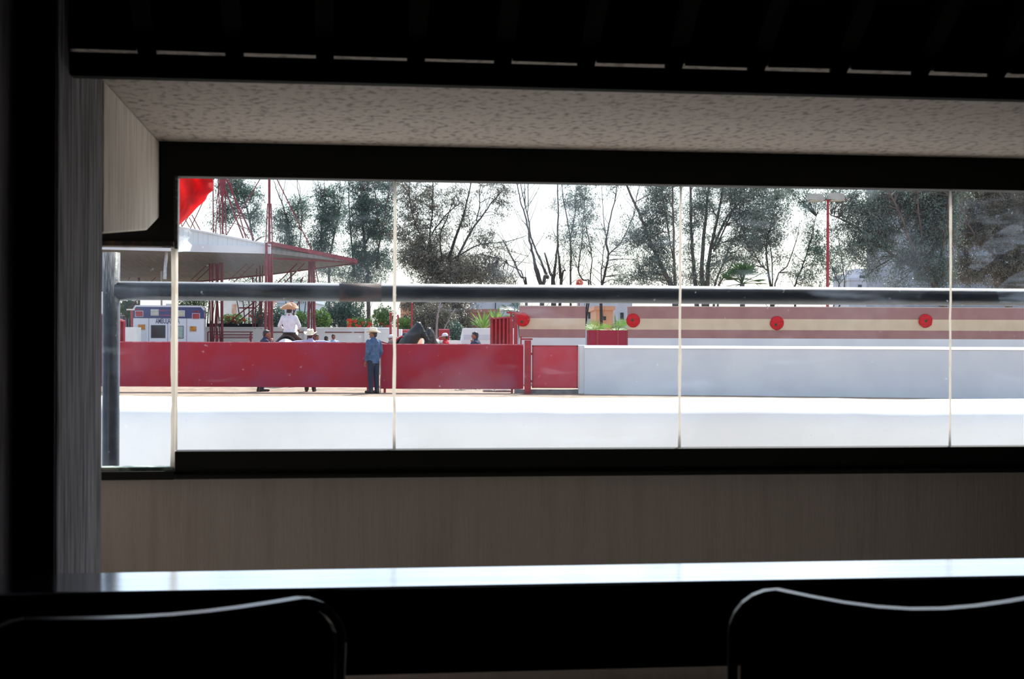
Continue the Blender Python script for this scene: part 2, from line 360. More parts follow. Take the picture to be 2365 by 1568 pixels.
# ---- chairs with bent steel tube backs
chrome = mat('chair_tube_black_gloss', (.010, .011, .013), (.016, .017, .02), 20, rough=.27, spec=.6)
vinyl = mat('black_vinyl', (.005, .005, .005), (.008, .008, .008), 30, rough=.95, spec=.0)
def chair(label, loc, rz, W, top, sag):
    t = thing('chair', label, 'chair', loc, rz, 'chairs drawn up to the counter')
    # local: sitter faces +y, back plane at y = 0
    r = .065; h = W / 2; pts = [(-h, .06, 0), (-h, .03, .45), (-h, 0, top - r)]
    for k in range(1, 7):
        a = math.pi / 2 * k / 6; pts.append((-h + r - r * math.cos(a), 0, top - r + r * math.sin(a)))
    for k in range(1, 8):
        s = k / 8; pts.append((-h + r + (W - 2 * r) * s, -.035 * math.sin(math.pi * s), top - sag * math.sin(math.pi * s)))
    for k in range(0, 7):
        a = math.pi / 2 * (1 - k / 6); pts.append((h - r + r * math.cos(a), 0, top - r + r * math.sin(a)))
    pts += [(h, .03, .45), (h, .06, 0)]
    sec = [(.015, .004), (.012, .0075), (-.012, .0075), (-.015, .004), (-.015, -.004), (-.012, -.0075), (.012, -.0075), (.015, -.004)]   # flat steel bar, broad side up
    vs, fs = [], []; pv_ = [Vector(p) for p in pts]; K = len(pv_)
    for i, p in enumerate(pv_):
        d = (pv_[min(i + 1, K - 1)] - pv_[max(i - 1, 0)]).normalized(); nn = d.cross(Vector((0, 1, 0))).normalized(); yy = nn.cross(d).normalized()
        vs += [p + yy * a - nn * b for (a, b) in sec]
    for i in range(K - 1):
        for j_ in range(8): fs.append((i*8+j_, i*8+(j_+1) % 8, (i+1)*8+(j_+1) % 8, (i+1)*8+j_))
    fs += [tuple(range(8)), tuple((K - 1) * 8 + j_ for j_ in range(8))]
    MB().add(vs, fs).build('back_frame', chrome, t)
    b = MB()
    n = 12
    vs, fs = [], []
    for yo in (-.022, .022):
        for i in range(n + 1):
            s = i / n; x = -h + .012 + (W - .024) * s; c = math.sin(math.pi * s)
            e = min(1, min(s, 1 - s) * 9)
            vs += [(x, -.03 * c + yo * (.6 + .4 * e), .52), (x, -.035 * c + yo * (.6 + .4 * e), top - .012 - sag * c - .05 * (1 - e) ** 2)]
    m2 = 2 * (n + 1)
    for i in range(n):
        a = 2 * i
        fs += [(a, a + 2, a + 3, a + 1), (m2 + a, m2 + a + 1, m2 + a + 3, m2 + a + 2), (a + 1, a + 3, m2 + a + 3, m2 + a + 1), (a, m2 + a, m2 + a + 2, a + 2)]
    fs += [(0, 1, m2 + 1, m2), (2 * n, m2 + 2 * n, m2 + 2 * n + 1, 2 * n + 1)]
    b.add(vs, fs).build('backrest', vinyl, t, smooth=False, bevel=.006)
    MB().box(-h + .02, h - .02, .04, .46, .42, .47).build('seat', vinyl, t, bevel=.02)
    for s in (-1, 1):
        MB().tube([(s * h, .05, .40), (s * h, .40, .40), (s * h, .44, .36), (s * h, .47, 0)], .0125, 10).build('leg', chrome, t, smooth=True)
    MB().tube([(-h, .05, .40), (h, .05, .40)], .01, 8).build('stretcher', chrome, t, smooth=True)
    return t
def chair_from(label, pxa, pxb, py, Y, rz, sag):
    "pxa..pxb: pixel ends of the back, py its top"
    W = abs(pxb - pxa) / F * Y / math.cos(rz); c = P((pxa + pxb) / 2, py, Y); z0 = EYE + FL
    return chair(label, (c.x, c.y, z0), rz, W, c.z - z0, sag)
chair_from('black chair with bent steel tube back at the lower left, beside the column', 10, 764, 1414, 2.12, math.radians(25), .004)
chair_from('black chair with bent steel tube back at the lower right corner', 1700, 2490, 1379, 2.12, math.radians(-7), .018)
# ================================================================== OUTSIDE
sand = mat('arena_sand', lin('#9c8b7a'), lin('#7d6c5b'), 3, rough=.95, bump=.6, bscale=25)
pave = mat('pale_pavement', lin('#e3dfd8'), lin('#d5d0c7'), 2, rough=.9, bump=.2)
white = mat('white_limewash', lin('#f3f1ee'), lin('#e6e3e0'), 1.3, rough=.85, bump=.1, bscale=12)
white2 = mat('white_wall_paint', lin('#dfdfe0'), lin('#d4d4d8'), .9, rough=.8, bump=.08, bscale=10)
red_p = mat('faded_red_paint', lin('#a5152a'), lin('#9a3450'), 1.1, (1, 1, 1.3), .42, .78, rough=.5, spec=.25, bump=.08, bscale=6)
red_s = mat('red_steel', lin('#b0262f'), lin('#8f1c26'), 6, rough=.45)
red_d = mat('oxide_red_steel', lin('#8c3038'), lin('#6e2730'), 6, rough=.55)
grey_c = mat('grey_concrete', lin('#8f8a85'), lin('#76716c'), 5, rough=.9, bump=.3)

g = MB(); n = 60
g.box(-160, 160, 8.3, 240, -.4, 0.0)
tag(g.build('arena_ground', sand), 'pale sandy ground of the arena and beyond', 'ground', kind='structure')
tag(MB().box(-60, 60, 4.9, 8.3, -.4, -.003).build('walkway', pave), 'pale paved walkway under the window', 'pavement', kind='structure')
# loose ridges of sand along the foot of the fences: real relief, catching the sun
def ridge(x0, x1, Y, h, w, seed):
    r = np.random.default_rng(seed); nx, ny = 220, 7; vs, fs = [], []
    hs = np.convolve(r.random(nx + 12), np.ones(5) / 5, 'same')[6:-6]
    for j in range(ny):
        t = j / (ny - 1)
        for i in range(nx):
            s = i / (nx - 1); e = min(1, s * 12, (1 - s) * 12)
            vs.append((x0 + (x1 - x0) * s, Y + w * (t - .5), -.02 + e * math.sin(math.pi * t) * h * (.4 + 1.1 * hs[i]) + .012 * r.random()))
    for j in range(ny - 1):
        for i in range(nx - 1):
            a = j * nx + i; fs.append((a, a + 1, a + nx + 1, a + nx))
    return MB().add(vs, fs)
# near ring wall with a rounded coping
Yn = 8.0
zt, zl = P(1180, 919, Yn + .5).z, P(1180, 945, Yn).z
prof = [(Yn - .02, 0), (Yn - .02, zl - .10), (Yn, zl - .035), (Yn + .03, zl), (Yn + .12, zl + .03), (Yn + .28, zt), (Yn + .46, zt + .004), (Yn + .52, zt - .03), (Yn + .52, 0)]
vs, fs = [], []; nx = 70; r = random.Random(3)
wob = [r.uniform(-.004, .004) for _ in range(nx)]
for i in range(nx):
    x = -7 + 14 * i / (nx - 1)
    for (y, z) in prof: vs.append((x, y + wob[i], z + (wob[(i * 3) % nx] if z > .2 else 0)))
k = len(prof)
for i in range(nx - 1):
    for j in range(k - 1): fs.append((i*k+j, i*k+j+1, (i+1)*k+j+1, (i+1)*k+j))
fs += [tuple(range(k)), tuple((nx - 1) * k + j for j in range(k))]
tag(MB().add(vs, fs).build('ring_wall', white, smooth=True), 'low white wall with rounded top just outside the window', 'wall')
# ---- red barrier of two steel sheets
YF = 37.7
def barrier(label, xa, xb, top, bot, joint):
    c = G((xa + xb) / 2, YF); t = thing('red_barrier', label, 'barrier', c)
    a, b = G(xa, YF).x - c.x, G(xb, YF).x - c.x; z0, z1 = P(700, bot, YF).z, P(700, top, YF).z
    MB().box(a, b, -.02, .02, z0, z1).build('sheet', red_p, t, bevel=.004)
    MB().box(a, b, -.026, .03, z1 - .012, z1 + .012).build('top_rail', mat('pink_worn_edge', lin('#d8848f'), lin('#b83a48'), 8, rough=.4), t)
    for x in (a + .1, b - .3):
        MB().box(x - .03, x + .03, .02, .08, 0, z1).build('post', red_s, t)
    return t
barrier('long faded red sheet barrier left of the man in denim', 60, 876, 791, 894, True)
bt = barrier('faded red sheet barrier between the man in denim and the T-shaped post', 880, 1209, 794, 897, True)
MB().tube([G(879, 37.62), G(879, 37.62, 1.32)], .012, 6).build('edge_strip', mat('worn_pale_edge', lin('#d9c3a8'), lin('#a05a50'), 10, (1,1,.3), rough=.6)).parent = None
es = bpy.data.objects['edge_strip']; es.parent = bt; es.matrix_parent_inverse = Matrix.Translation(-bt.location)
gus = MB().prism([P(876, 791, 37.66), P(876, 786, 37.66), P(903, 795, 37.66)], (0, .02, 0)).build('gusset', red_p); gus.parent = bt; gus.matrix_parent_inverse = Matrix.Translation(-bt.location)
def own(o, t): o.parent = t; o.matrix_parent_inverse = t.matrix_basis.inverted(); return o
tag(ridge(-9.8, -2, 39.7, .06, 1.6, 1).build('sand_ridge', sand, smooth=True), 'low ridge of loose sand behind the left red barrier', 'sand', kind='stuff')
tag(ridge(-1.9, .2, 39.7, .05, 1.4, 2).build('sand_ridge', sand, smooth=True), 'low ridge of loose sand behind the right red barrier', 'sand', kind='stuff')
bx = thing('black_block', 'black block lying under the left end of the red barrier', 'block', G(258, 37.5))
MB().box(-.16, .16, -.1, .1, 0, .125).build('body', black, bx, bevel=.01)
MB().box(-.17, .17, -.11, .11, .125, .14).build('lid', mat('grey_lid', lin('#9a9a9a'), None, 5), bx, bevel=.004)
for k, (px, w) in enumerate(((1163, .26), (1128, .16), (1143, .10))):
    s = MB(); s.ell((0, 0, .03), (w, .12, .05), nu=10, nv=6); s.ell((w * .5, .02, .02), (w * .5, .1, .04), nu=9, nv=5)
    o = s.build('stone', grey_c); o.location = G(px, 38.5 + .1 * k)
    tag(o, ['broad flat pale stone under the right end of the barrier', 'small stone left of the flat stone under the barrier', 'middle stone beside the flat stone under the barrier'][k], 'stone')
# ---- T post and small red gate in front of the white wall piece
YG = 37.3
t = thing('gate_post', 'red T-shaped steel gate post at the end of the barrier', 'post', G(1219, YG))
MB().box(-.085, .085, -.085, .085, 0, P(1219, 786, YG).z).build('post', red_s, t, bevel=.008)
zt_ = P(1219, 785, YG).z
MB().box(-.20, .125, -.06, .06, zt_, zt_ + .045).build('cap', red_s, t, bevel=.005)
MB().box(-.20, -.16, -.03, .03, zt_ - .12, zt_ + .09).build('hinge_pin', red_s, t)
MB().box(.085, .12, -.03, .03, .30, .36).build('hinge', red_s, t); MB().box(.085, .12, -.03, .03, 1.02, 1.08).build('hinge', red_s, t)
t = thing('red_gate', 'small red sheet gate between the T-post and the white wall end', 'gate', G(1282, 37.4))
a, b = -S(1335 - 1229, 37.4) / 2, S(1335 - 1229, 37.4) / 2
z0, z1 = P(1282, 896, 37.4).z, P(1282, 797.5, 37.4).z
MB().box(a, b, -.02, .02, z0, z1).build('sheet', mat('bright_red_paint', lin('#c22438'), lin('#bf4256'), 1.6, rough=.3), t, bevel=.004)
for (x0, x1, q0, q1) in ((a, b, z0, z0 + .03), (a, b, z1 - .03, z1), (a, a + .03, z0, z1), (b - .03, b, z0, z1)):
    MB().box(x0, x1, -.03, .03, q0, q1).build('frame_bar', red_s, t)
tag(MB().box(G(1188, 37.5).x, G(1335, 37.5).x, 37.42, 37.66, 0, P(1280, 899, 37.5).z).build('gate_kerb', grey_c, bevel=.01), 'grey concrete kerb under the small red gate', 'kerb')
tag(MB().box(G(1336, 37.45).x, G(1353, 37.45).x, 37.42, 37.8, 0, P(1340, 797, 37.5).z).build('wall_end', white, bevel=.01), 'narrow creamy end pier between red gate and white wall', 'pier')
# ---- white wall at the right, bending closer to the camera
xs = [1350, 1500, 1700, 1900, 2100, 2300, 2500, 2750]; ys = [37.25, 37.0, 36.6, 36.1, 35.6, 35.0, 34.4, 33.6]
zt_ = P(1400, 797.5, 37.2).z; mbx = MB(); vs, fs = [], []
for x, y in zip(xs, ys):
    p = G(x, y)
    for (dy, z) in ((0, 0), (0, zt_ - .085), (-.02, zt_ - .07), (.10, zt_), (.24, zt_), (.24, 0)): vs.append((p.x, p.y + dy, z))
for i in range(len(xs) - 1):
    for j in range(5): fs.append((i*6+j, i*6+j+1, (i+1)*6+j+1, (i+1)*6+j))
fs += [(0, 1, 2, 3, 4, 5), tuple(42 + j for j in range(6))]
tag(mbx.add(vs, fs).build('arena_wall', white2), 'long white arena wall at the right, below the striped wall', 'wall')
# ---- striped wall (painted bands are part of the wall: each band a slightly proud course)
YS = 45.0
stripe = [(795, 780, white2, 'white_base'), (780, 760.5, mat('mauve_paint', lin('#a67a74'), lin('#9a6e69'), 2, rough=.8), 'mauve_band'),
          (760.5, 735, mat('cream_paint', lin('#d9c2a6'), lin('#cdb597'), 2, rough=.8), 'cream_band'), (735, 708, MATS['mauve_paint'], 'mauve_band')]
def striped(label, pa, pb):
    c = G((pa + pb) / 2, YS); t = thing('striped_wall', label, 'wall', c); a, b = G(pa, YS).x - c.x, G(pb, YS).x - c.x
    for (lo, hi, m, nm) in stripe:
        zl_, zh = (0 if lo == 795 else P(1300, lo, YS).z), P(1300, hi, YS).z
        MB().box(a, b, 0, .22, zl_, zh).build(nm, m, t)
    z = P(1300, 708, YS).z
    MB().box(a - .01, b + .01, -.01, .23, z, z + .025).build('coping', mat('pale_coping', lin('#c9b9ae'), lin('#b5a59a'), 4), t)
striped('short mauve and cream striped wall between red gates', 1199, 1352)
striped('long mauve and cream striped wall at the right', 1450, 2900)
t = thing('service_gate', 'plain red sheet gate in the gap between the two striped walls', 'gate', G(1403, 45.1))
a = S(95, 45.1) / 2; z1 = P(1403, 762.5, 45.1).z
MB().box(-a, a, -.02, .02, .1, z1).build('sheet', red_p, t); MB().box(-a, -a + .06, -.05, .05, 0, z1).build('stile', red_s, t); MB().box(a - .06, a, -.05, .05, 0, z1).build('stile', red_s, t)
MB().box(-.35, -.29, -.04, .02, .1, z1).build('stile', red_s, t); MB().box(.3, .36, -.04, .02, .1, z1).build('stile', red_s, t)
# ---- ruffled red paper rosettes
rose = mat('red_crepe_paper', lin('#f0141f'), lin('#d00f1c'), 14, rough=.7, trans=.15)
rgreen = mat('dark_green_paper', lin('#2f5a2c'), lin('#16301a'), 20, rough=.7)
def rosette_meshes(seed):
    r = random.Random(seed); vs, fs = [], []; N = 64
    rows = 9
    for j in range(rows):
        t = j / (rows - 1)
        for i in range(N):
            a = 2 * math.pi * i / N; ruf = math.sin(a * 21 + j * 1.3) * .020 * t + math.sin(a * 5 + j * 1.9) * .016 * t
            R = .22 * t * (1 + .018 * math.sin(a * 5 + seed) * t + .022 * r.uniform(-1, 1) * t)
            vs.append((R * math.cos(a), -.055 * (1 - t ** 2.2) * (.7 + .3 * abs(math.sin(j * 2.1))) + ruf - .03, R * math.sin(a)))
    for j in range(rows - 1):
        for i in range(N): fs.append((j*N+i, j*N+(i+1) % N, (j+1)*N+(i+1) % N, (j+1)*N+i))
    o = len(vs)
    for i in range(N):
        a = 2 * math.pi * i / N; vs.append((.19 * math.cos(a), .0, .19 * math.sin(a)))
    for i in range(N): fs.append(((rows-1)*N+i, (rows-1)*N+(i+1) % N, o+(i+1) % N, o+i))
    fs.append(tuple(o + i for i in range(N)))
    return MB().add(vs, fs).mesh('ruffle')
def rosette(label, px, py, Y, k, cx=0, cz=0, sc=1.0):
    t = thing('paper_rosette', label, 'rosette', P(px, py, Y), 0, 'red paper rosettes'); t.scale = (sc, sc, sc)
    link('ruffle', rosette_meshes(k), rose, t, smooth=True)
    c = MB(); r = random.Random(k)
    for i in range(7):
        a = i * .9; c.ell((cx + .022 * math.cos(a), -.085 + r.uniform(-.012, .012), cz + .022 * math.sin(a)), (.02, .02, .024), nu=8, nv=6)
    c.build('centre', rgreen, t, smooth=True)
    return t
rosette('red paper rosette at the left end of the short striped wall', 1207.5, 738, 44.995, 1, -.03, -.07)
rosette('red paper rosette at the left end of the long striped wall', 1462, 740, 44.995, 2, -.02, .01)
rosette('red paper rosette on the striped wall, midway along the third pane', 1794, 746, 44.995, 3, -.04, -.05)
rosette('red paper rosette nearest the right end of the striped wall', 2137, 741, 44.995, 4, 0, 0)
rp = thing('festive_pole', 'thin pole with a faded pink-red paper ball above the striped wall', 'pole', G(1337, 46.5))
MB().tube([(0, 0, 0), (0, 0, P(1337, 652, 46.5).z)], .02, 6).build('pole', red_d, rp)
b = MB(); r = random.Random(5); zc = P(1337, 653, 46.5).z
for i in range(40):
    a, e = r.uniform(0, 6.3), r.uniform(-1.3, 1.3); d = .09
    b.ell((d * math.cos(a) * math.cos(e), d * math.sin(a) * math.cos(e), zc + d * math.sin(e)), r.uniform(.03, .05), nu=7, nv=5)
b.build('paper_ball', mat('pink_crepe', lin('#d85a62'), lin('#e8a07a'), 12, rough=.8, trans=.3), rp, smooth=True)
# ---- tall corrugated red gate with its frame, left of the striped wall
t = thing('corrugated_gate', 'tall corrugated red steel gate standing open behind the barrier', 'gate', G(1155, 43))
z1 = P(1155, 734.5, 43).z; a0, a1 = -S(23, 43), S(22, 43); n = 5
for i in range(n):
    x0 = a0 + (a1 - a0) * i / n; w = (a1 - a0) / n
    MB().prism([(x0, 0, .08), (x0 + w * .30, -.09, .08), (x0 + w * .62, -.09, .08), (x0 + w, 0, .08), (x0 + w, .02, .08), (x0, .02, .08)], (0, 0, z1 - .08 + .03 * i / n - .02)).build('corrugation', red_s, t)
MB().beam((a0, -.03, z1 - .02), (a1, -.03, z1 + .03), .12, .045).build('top_rail', mat('worn_red_edge', lin('#b8545c'), lin('#a03038'), 6), t)
MB().box(a1 - .01, a1 + .10, -.06, .06, 0, z1 + .03).build('stile', red_s, t)
MB().tube([(a1 + .04, 0, z1), (a1 + .04, 0, z1 + .2)], .03, 8).build('hinge_pin', red_s, t)
t = thing('gate_gantry', 'red steel gate frame post with short arm beside the striped wall', 'frame', G(1191, 43))
z1 = P(1191, 724, 43).z
MB().box(-.055, .055, -.055, .055, 0, z1).build('post', red_s, t); MB().box(-.28, .12, -.04, .04, z1, z1 + .05).build('arm', red_s, t)
# ---- white walls, tank and rails behind the barrier
def wallbox(name, label, pa, pb, top, Y, m, th=.25, cat='wall', bev=.01):
    z = P((pa + pb) / 2, top, Y).z
    return tag(MB().box(G(pa, Y).x, G(pb, Y).x, Y, Y + th, 0, z).build(name, m, bevel=bev), label, cat)
t = thing('parking_wall', 'white wall with a red pipe rail behind the riders', 'wall', G(700, 58))
zb = P(700, 759, 58).z; x0 = G(470, 58).x - t.location.x; x1 = G(905, 58).x - t.location.x
MB().box(x0, x1, 0, .25, 0, zb).build('wall', white, t, bevel=.01)
MB().box(x0, x1, -.03, .28, zb, zb + .06).build('coping', white, t, bevel=.01)
zr = P(700, 767, 58).z
for (p0_, p1_) in ((625, 703), (751, 842)):
    MB().tube([(G(p0_, 58).x - t.location.x, -.08, zr), (G(p1_, 58).x - t.location.x, -.08, zr)], .022, 6).build('rail', red_d, t)
for (p0_, p1_) in ((583, 624), (703, 751), (842, 905)):
    MB().box(G(p0_, 58).x - t.location.x, G(p1_, 58).x - t.location.x, -.12, .02, 0, zb - .02).build('pier', white, t)
t = thing('pipe_pens', 'low red pipe rail pen beside the ambulance', 'railing', G(532, 55))
for (py, pa) in ((766.5, 480), (772.5, 487), (776, 487), (780, 487)):
    z = P(532, py, 55).z; MB().tube([(G(pa, 55).x - t.location.x, 0, z), (G(584, 55).x - t.location.x, 0, z)], .022 if py != 776 else .014, 6).build('rail', red_d, t)
for pa in (480, 502, 579):
    MB().tube([(G(pa, 55).x - t.location.x, 0, 0), (G(pa, 55).x - t.location.x, 0, P(532, 767, 55).z)], .03, 6).build('post', red_d, t)
for pa in (502, 579):
    z = P(532, 781, 55).z; x = G(pa, 55).x - t.location.x; MB().box(x - .045, x + .045, -.06, 0, z - .08, z + .09).build('latch', red_s, t)
wallbox('dark_low_roof', 'dark green-black low shed roof behind the pipe pen', 477, 596, 747, 60, black, 3, 'roof')
wallbox('pale_tank', 'pale flat slab beside the dark shed', 477, 612, 757, 59.2, mat('pale_blue_slab', lin('#b8c6d2'), None, 3), .5, 'slab')
wt = thing('horse_trailer', 'white trailer with a sloping side behind the seated onlooker', 'trailer', G(1095, 47))
xl = lambda p: G(p, 47).x - G(1095, 47).x
zq = lambda q: P(1095, q, 47).z
MB().prism([(xl(1063), 0, .35), (xl(1063), 0, zq(785)), (xl(1067.5), 0, zq(760)), (xl(1072), 0, zq(758)), (xl(1190), 0, zq(758)), (xl(1190), 0, .35)], (0, 1.9, 0)).build('body', white2, wt, bevel=.02)
MB().box(xl(1071), xl(1190), -.012, 0, zq(784), zq(773)).build('side_panel', mat('grey_white_panel', lin('#c9cdd4'), None, 3), wt)
for p_ in (1085, 1150): MB().tube([(xl(p_), .05, .32), (xl(p_), .25, .32)], .32, 18).build('wheel', black, wt)
wallbox('low_white_wall', 'low white wall left of the trailer', 1003, 1066, 786, 46.8, white)
for k, (pa, pb, tp, Y, lb) in enumerate(((927, 949, 763, 52, 'red sheet panel behind the dark horses, left one'), (1013, 1038, 762, 53, 'red sheet panel behind the man in white cap'))):
    t = thing('red_hoarding', lb, 'panel', G((pa + pb) / 2, Y)); w = S(pb - pa, Y) / 2; z = P(pa, tp, Y).z
    MB().box(-w, w, 0, .03, .2, z).build('sheet', red_s, t); MB().box(-w, -w + .05, -.02, .05, 0, z).build('post', red_s, t); MB().box(w - .05, w, -.02, .05, 0, z).build('post', red_s, t)
    MB().box(-w, w, -.03, .04, z, z + .04).build('top_rail', mat('pink_worn_edge', (1, 1, 1)), t)
for (px, tp, Y, w, lb) in ((902, 723, 46, .075, 'thick red steel pole left of the dark horse'), (919, 728, 47, .05, 'red steel pole just right of the first window joint'), (951, 700, 50, .06, 'tall thin red pole behind the dark horse')):
    t = thing('red_pole', lb, 'pole', G(px, Y)); z = P(px, tp, Y).z
    MB().tube([(0, 0, 0), (0, 0, z)], w / 2, 8).build('shaft', red_s, t); MB().ell((0, 0, z), (w * .6, w * .6, w * .4), nu=8, nv=5).build('cap', red_s, t)
wallbox('pier_white', 'white wall pier between the two red poles', 904, 928, 760, 51, white)
# left edge: red truck body, white cabinet, grey wall
t = thing('truck_body', 'red ribbed truck body at the far left behind the barrier', 'truck', G(262, 44))
x = lambda p: G(p, 44).x - G(262, 44).x
zz = lambda q: P(262, q, 44).z
MB().prism([(x(200), 0, .9), (x(200), 0, zz(722)), (x(252), 0, zz(729)), (x(288), 0, zz(742)), (x(288), 0, .9)], (-.64, 2.2, 0)).build('box', mat('dark_red_sheet', lin('#8e1f29'), lin('#7a1a24'), 4), t)
for p_ in (256, 268, 279, 287): MB().box(x(p_) - .03, x(p_) + .03, -.05, 0, .9, zz(729 + max(0, p_ - 252) * .36)).build('rib', red_p, t)
MB().beam((x(200), -.03, zz(722)), (x(252), -.03, zz(729)), .08, .05).build('edge', mat('pink_worn_edge', (1, 1, 1)), t)
MB().beam((x(252), -.03, zz(729)), (x(289), -.03, zz(742.5)), .08, .06).build('edge', mat('pink_worn_edge', (1, 1, 1)), t)
MB().box(x(230), x(269), -.4, -.05, .6, zz(768)).build('fender', red_p, t, bevel=.05)
for p_ in (215, 275): MB().tube([(x(p_), .1, .45), (x(p_), .35, .45)], .45, 18).build('wheel', black, t)
wallbox('white_cabinet', 'plain white cabinet between red truck and ambulance', 288.5, 312, 755.5, 49, white, .8, 'cabinet')
wallbox('grey_wall', 'grey-violet wall behind the white cabinet', 262, 312, 729, 62, mat('grey_violet', lin('#8b8796'), None, 3), .3)
t = thing('red_sign_post', 'short red post with flat arm beside the ambulance', 'post', G(304, 50)); z = P(304, 716.5, 50).z
MB().tube([(.06, 0, 0), (0, 0, z)], .04, 6).build('post', red_s, t); MB().box(-.18, .1, -.03, .03, z, z + .05).build('arm', mat('cream_arm', lin('#e6dccf'), None, 3), t)
# ---- ambulance
YA = 52.0
amb = thing('ambulance', 'white ambulance with blue roof band seen from behind', 'ambulance', G(389, YA), math.radians(10.8))
A = lambda p: S(p - 389, YA)
Z = lambda q: P(389, q, YA).z
wh = mat('ambulance_white', lin('#dcdce2'), lin('#d2d2da'), 1, rough=.35); bl = mat('ambulance_blue', lin('#27356f'), lin('#202c60'), 2, rough=.35)
xa, xb = A(310), A(469); zb, zm, zt_ = .45, Z(734.5), Z(709)
MB().box(xa, xb, 0, 3.2, zb, zm).build('body', wh, amb, bevel=.03)
def oct_(y0, y1, z0, z1, ins, grow=0):
    return MB().prism([(xa - grow, y0, z0), (xb + grow, y0, z0), (xb + grow, y0, z1 - ins), (xb - ins, y0, z1), (xa + ins, y0, z1), (xa - grow, y0, z1 - ins)], (0, y1 - y0, 0))
oct_(-.01, 3.2, zm, zt_ + .02, .12, .005).build('blue_band', bl, amb)
MB().prism([(xa + .01, -.03, zt_ - .12), (xa + .11, -.03, zt_), (xb - .11, -.03, zt_), (xb - .01, -.03, zt_ - .12), (xb + .02, -.03, zt_ - .08), (xb - .07, -.03, zt_ + .06), (xa + .07, -.03, zt_ + .06), (xa - .02, -.03, zt_ - .08)], (0, 3.25, 0)).build('roof_edge', wh, amb)
MB().box(A(383), A(401), .0, .25, zt_ + .05, zt_ + .12).build('roof_beacon', wh, amb, bevel=.02)
gap_m = mat('door_gap', lin('#70707a'), None, 3)
for p_ in (345, 387.5, 430): MB().box(A(p_) - .008, A(p_) + .008, -.004, 0, zb + .1, zm).build('door_gap', gap_m, amb)
for (p0_, p1_, q0, q1, m, nm) in ((351, 381, 752, 779.5, mat('dark_glass', (.02, .025, .03), None, 2, rough=.1), 'window'), (395, 422, 753.5, 780.5, mat('pale_glass', lin('#9fb3ad'), lin('#7f948f'), 8, rough=.15), 'window')):
    w_ = MB().box(A(p0_), A(p1_), -.015, .0, Z(q1), Z(q0)).build(nm, m, amb, bevel=.04)
    MB().box(A(p0_) - .02, A(p1_) + .02, -.010, .0, Z(q1) - .02, Z(q0) + .02).build('seal', mat('rubber', (.1, .1, .11), None, 3), w_)
amber = mat('amber_lens', lin('#c9821c'), lin('#a3650f'), 12, rough=.25); redl = mat('red_lens', lin('#b02632'), lin('#8c1c28'), 12, rough=.25); clear = mat('clear_lens', lin('#c3bfae'), lin('#a9a596'), 12, rough=.25)
for (p0_, p1_, q0, q1, m, nm) in ((321, 337, 749.5, 761.5, amber, 'amber_lamp'), (437, 452, 753, 764.5, amber, 'amber_lamp'), (315, 331.5, 719, 731, redl, 'red_lamp'), (443, 459, 724, 735.5, redl, 'red_lamp'), (350, 366, 715.5, 728.5, clear, 'flood_lamp'), (411, 425, 717.5, 730, clear, 'flood_lamp')):
    w_ = MB().box(A(p0_), A(p1_), -.05, .0, Z(q1), Z(q0)).build(nm, m, amb, bevel=.02)
    MB().box(A(p0_) - .015, A(p1_) + .015, -.03, .0, Z(q1) - .015, Z(q0) + .015).build('bezel', wh, w_, bevel=.01)
for (p_, q_) in ((316, 715), (323, 715), (448, 719), (456, 719)): MB().ell((A(p_), -.02, Z(q_)), (.05, .03, .035), nu=8, nv=5).build('marker_lamp', redl, amb)
MB().box(A(316) , A(340), -.006, 0, zb + .2, Z(764)).build('locker_door', mat('locker_white', lin('#cfcfd6'), None, 3), amb)
tx = link('lettering', text_mesh('AMBULANCIA', .27, .002, .003), mat('letter_blue', lin('#27305c'), None, 3), amb)
tx.rotation_euler = (math.radians(90), 0, 0); tx.location = (A(387), -.006, Z(742)); tx.scale = (.50, 1, 1)
for q_, w in ((717, .34), (728.5, .27)):
    MB().box(A(386) - w, A(386) + w, -.014, 0, Z(q_) - .025, Z(q_) + .025).build('red_script', mat('dull_red_print', lin('#a83a50'), lin('#27356f'), 30, (3, 1, 1), .45, .55), amb)
for s_ in (xa + .25, xb - .25): MB().tube([(s_ - .14, .7, .38), (s_ + .14, .7, .38)], .38, 18).build('wheel', black, amb)
for k_ in range(4): MB().box(xb + .005, xb + .012, .3 + .35 * k_, .5 + .35 * k_, Z(731), Z(722)).build('side_decal', mat('red_white_decal', lin('#d8c8cc'), lin('#b04050'), 9), amb)

# ---- canopied pavilion of red steel
pv = thing('pavilion', 'canopied stand with grey roof held by red steel masts and stays', 'pavilion', G(560, 57))
def pvown(o): return own(o, pv)
tinw = mat('white_ribbed_sheet', lin('#dfe4e6'), lin('#cdd4d8'), 40, (6, 1, .2), .3, .7, rough=.5)
under = mat('grey_roof_underside', lin('#837e79'), lin('#6c6864'), 2, (6, .4, 1), rough=.8)
F0, F1, TIP = P(120, 572, 50), P(626, 585, 52), P(823, 607, 57); R1, R0 = P(626, 633, 63), P(120, 682, 64)
T0, T1 = P(120, 468, 50), P(626, 566, 52)
up = Vector((0, 0, .12))
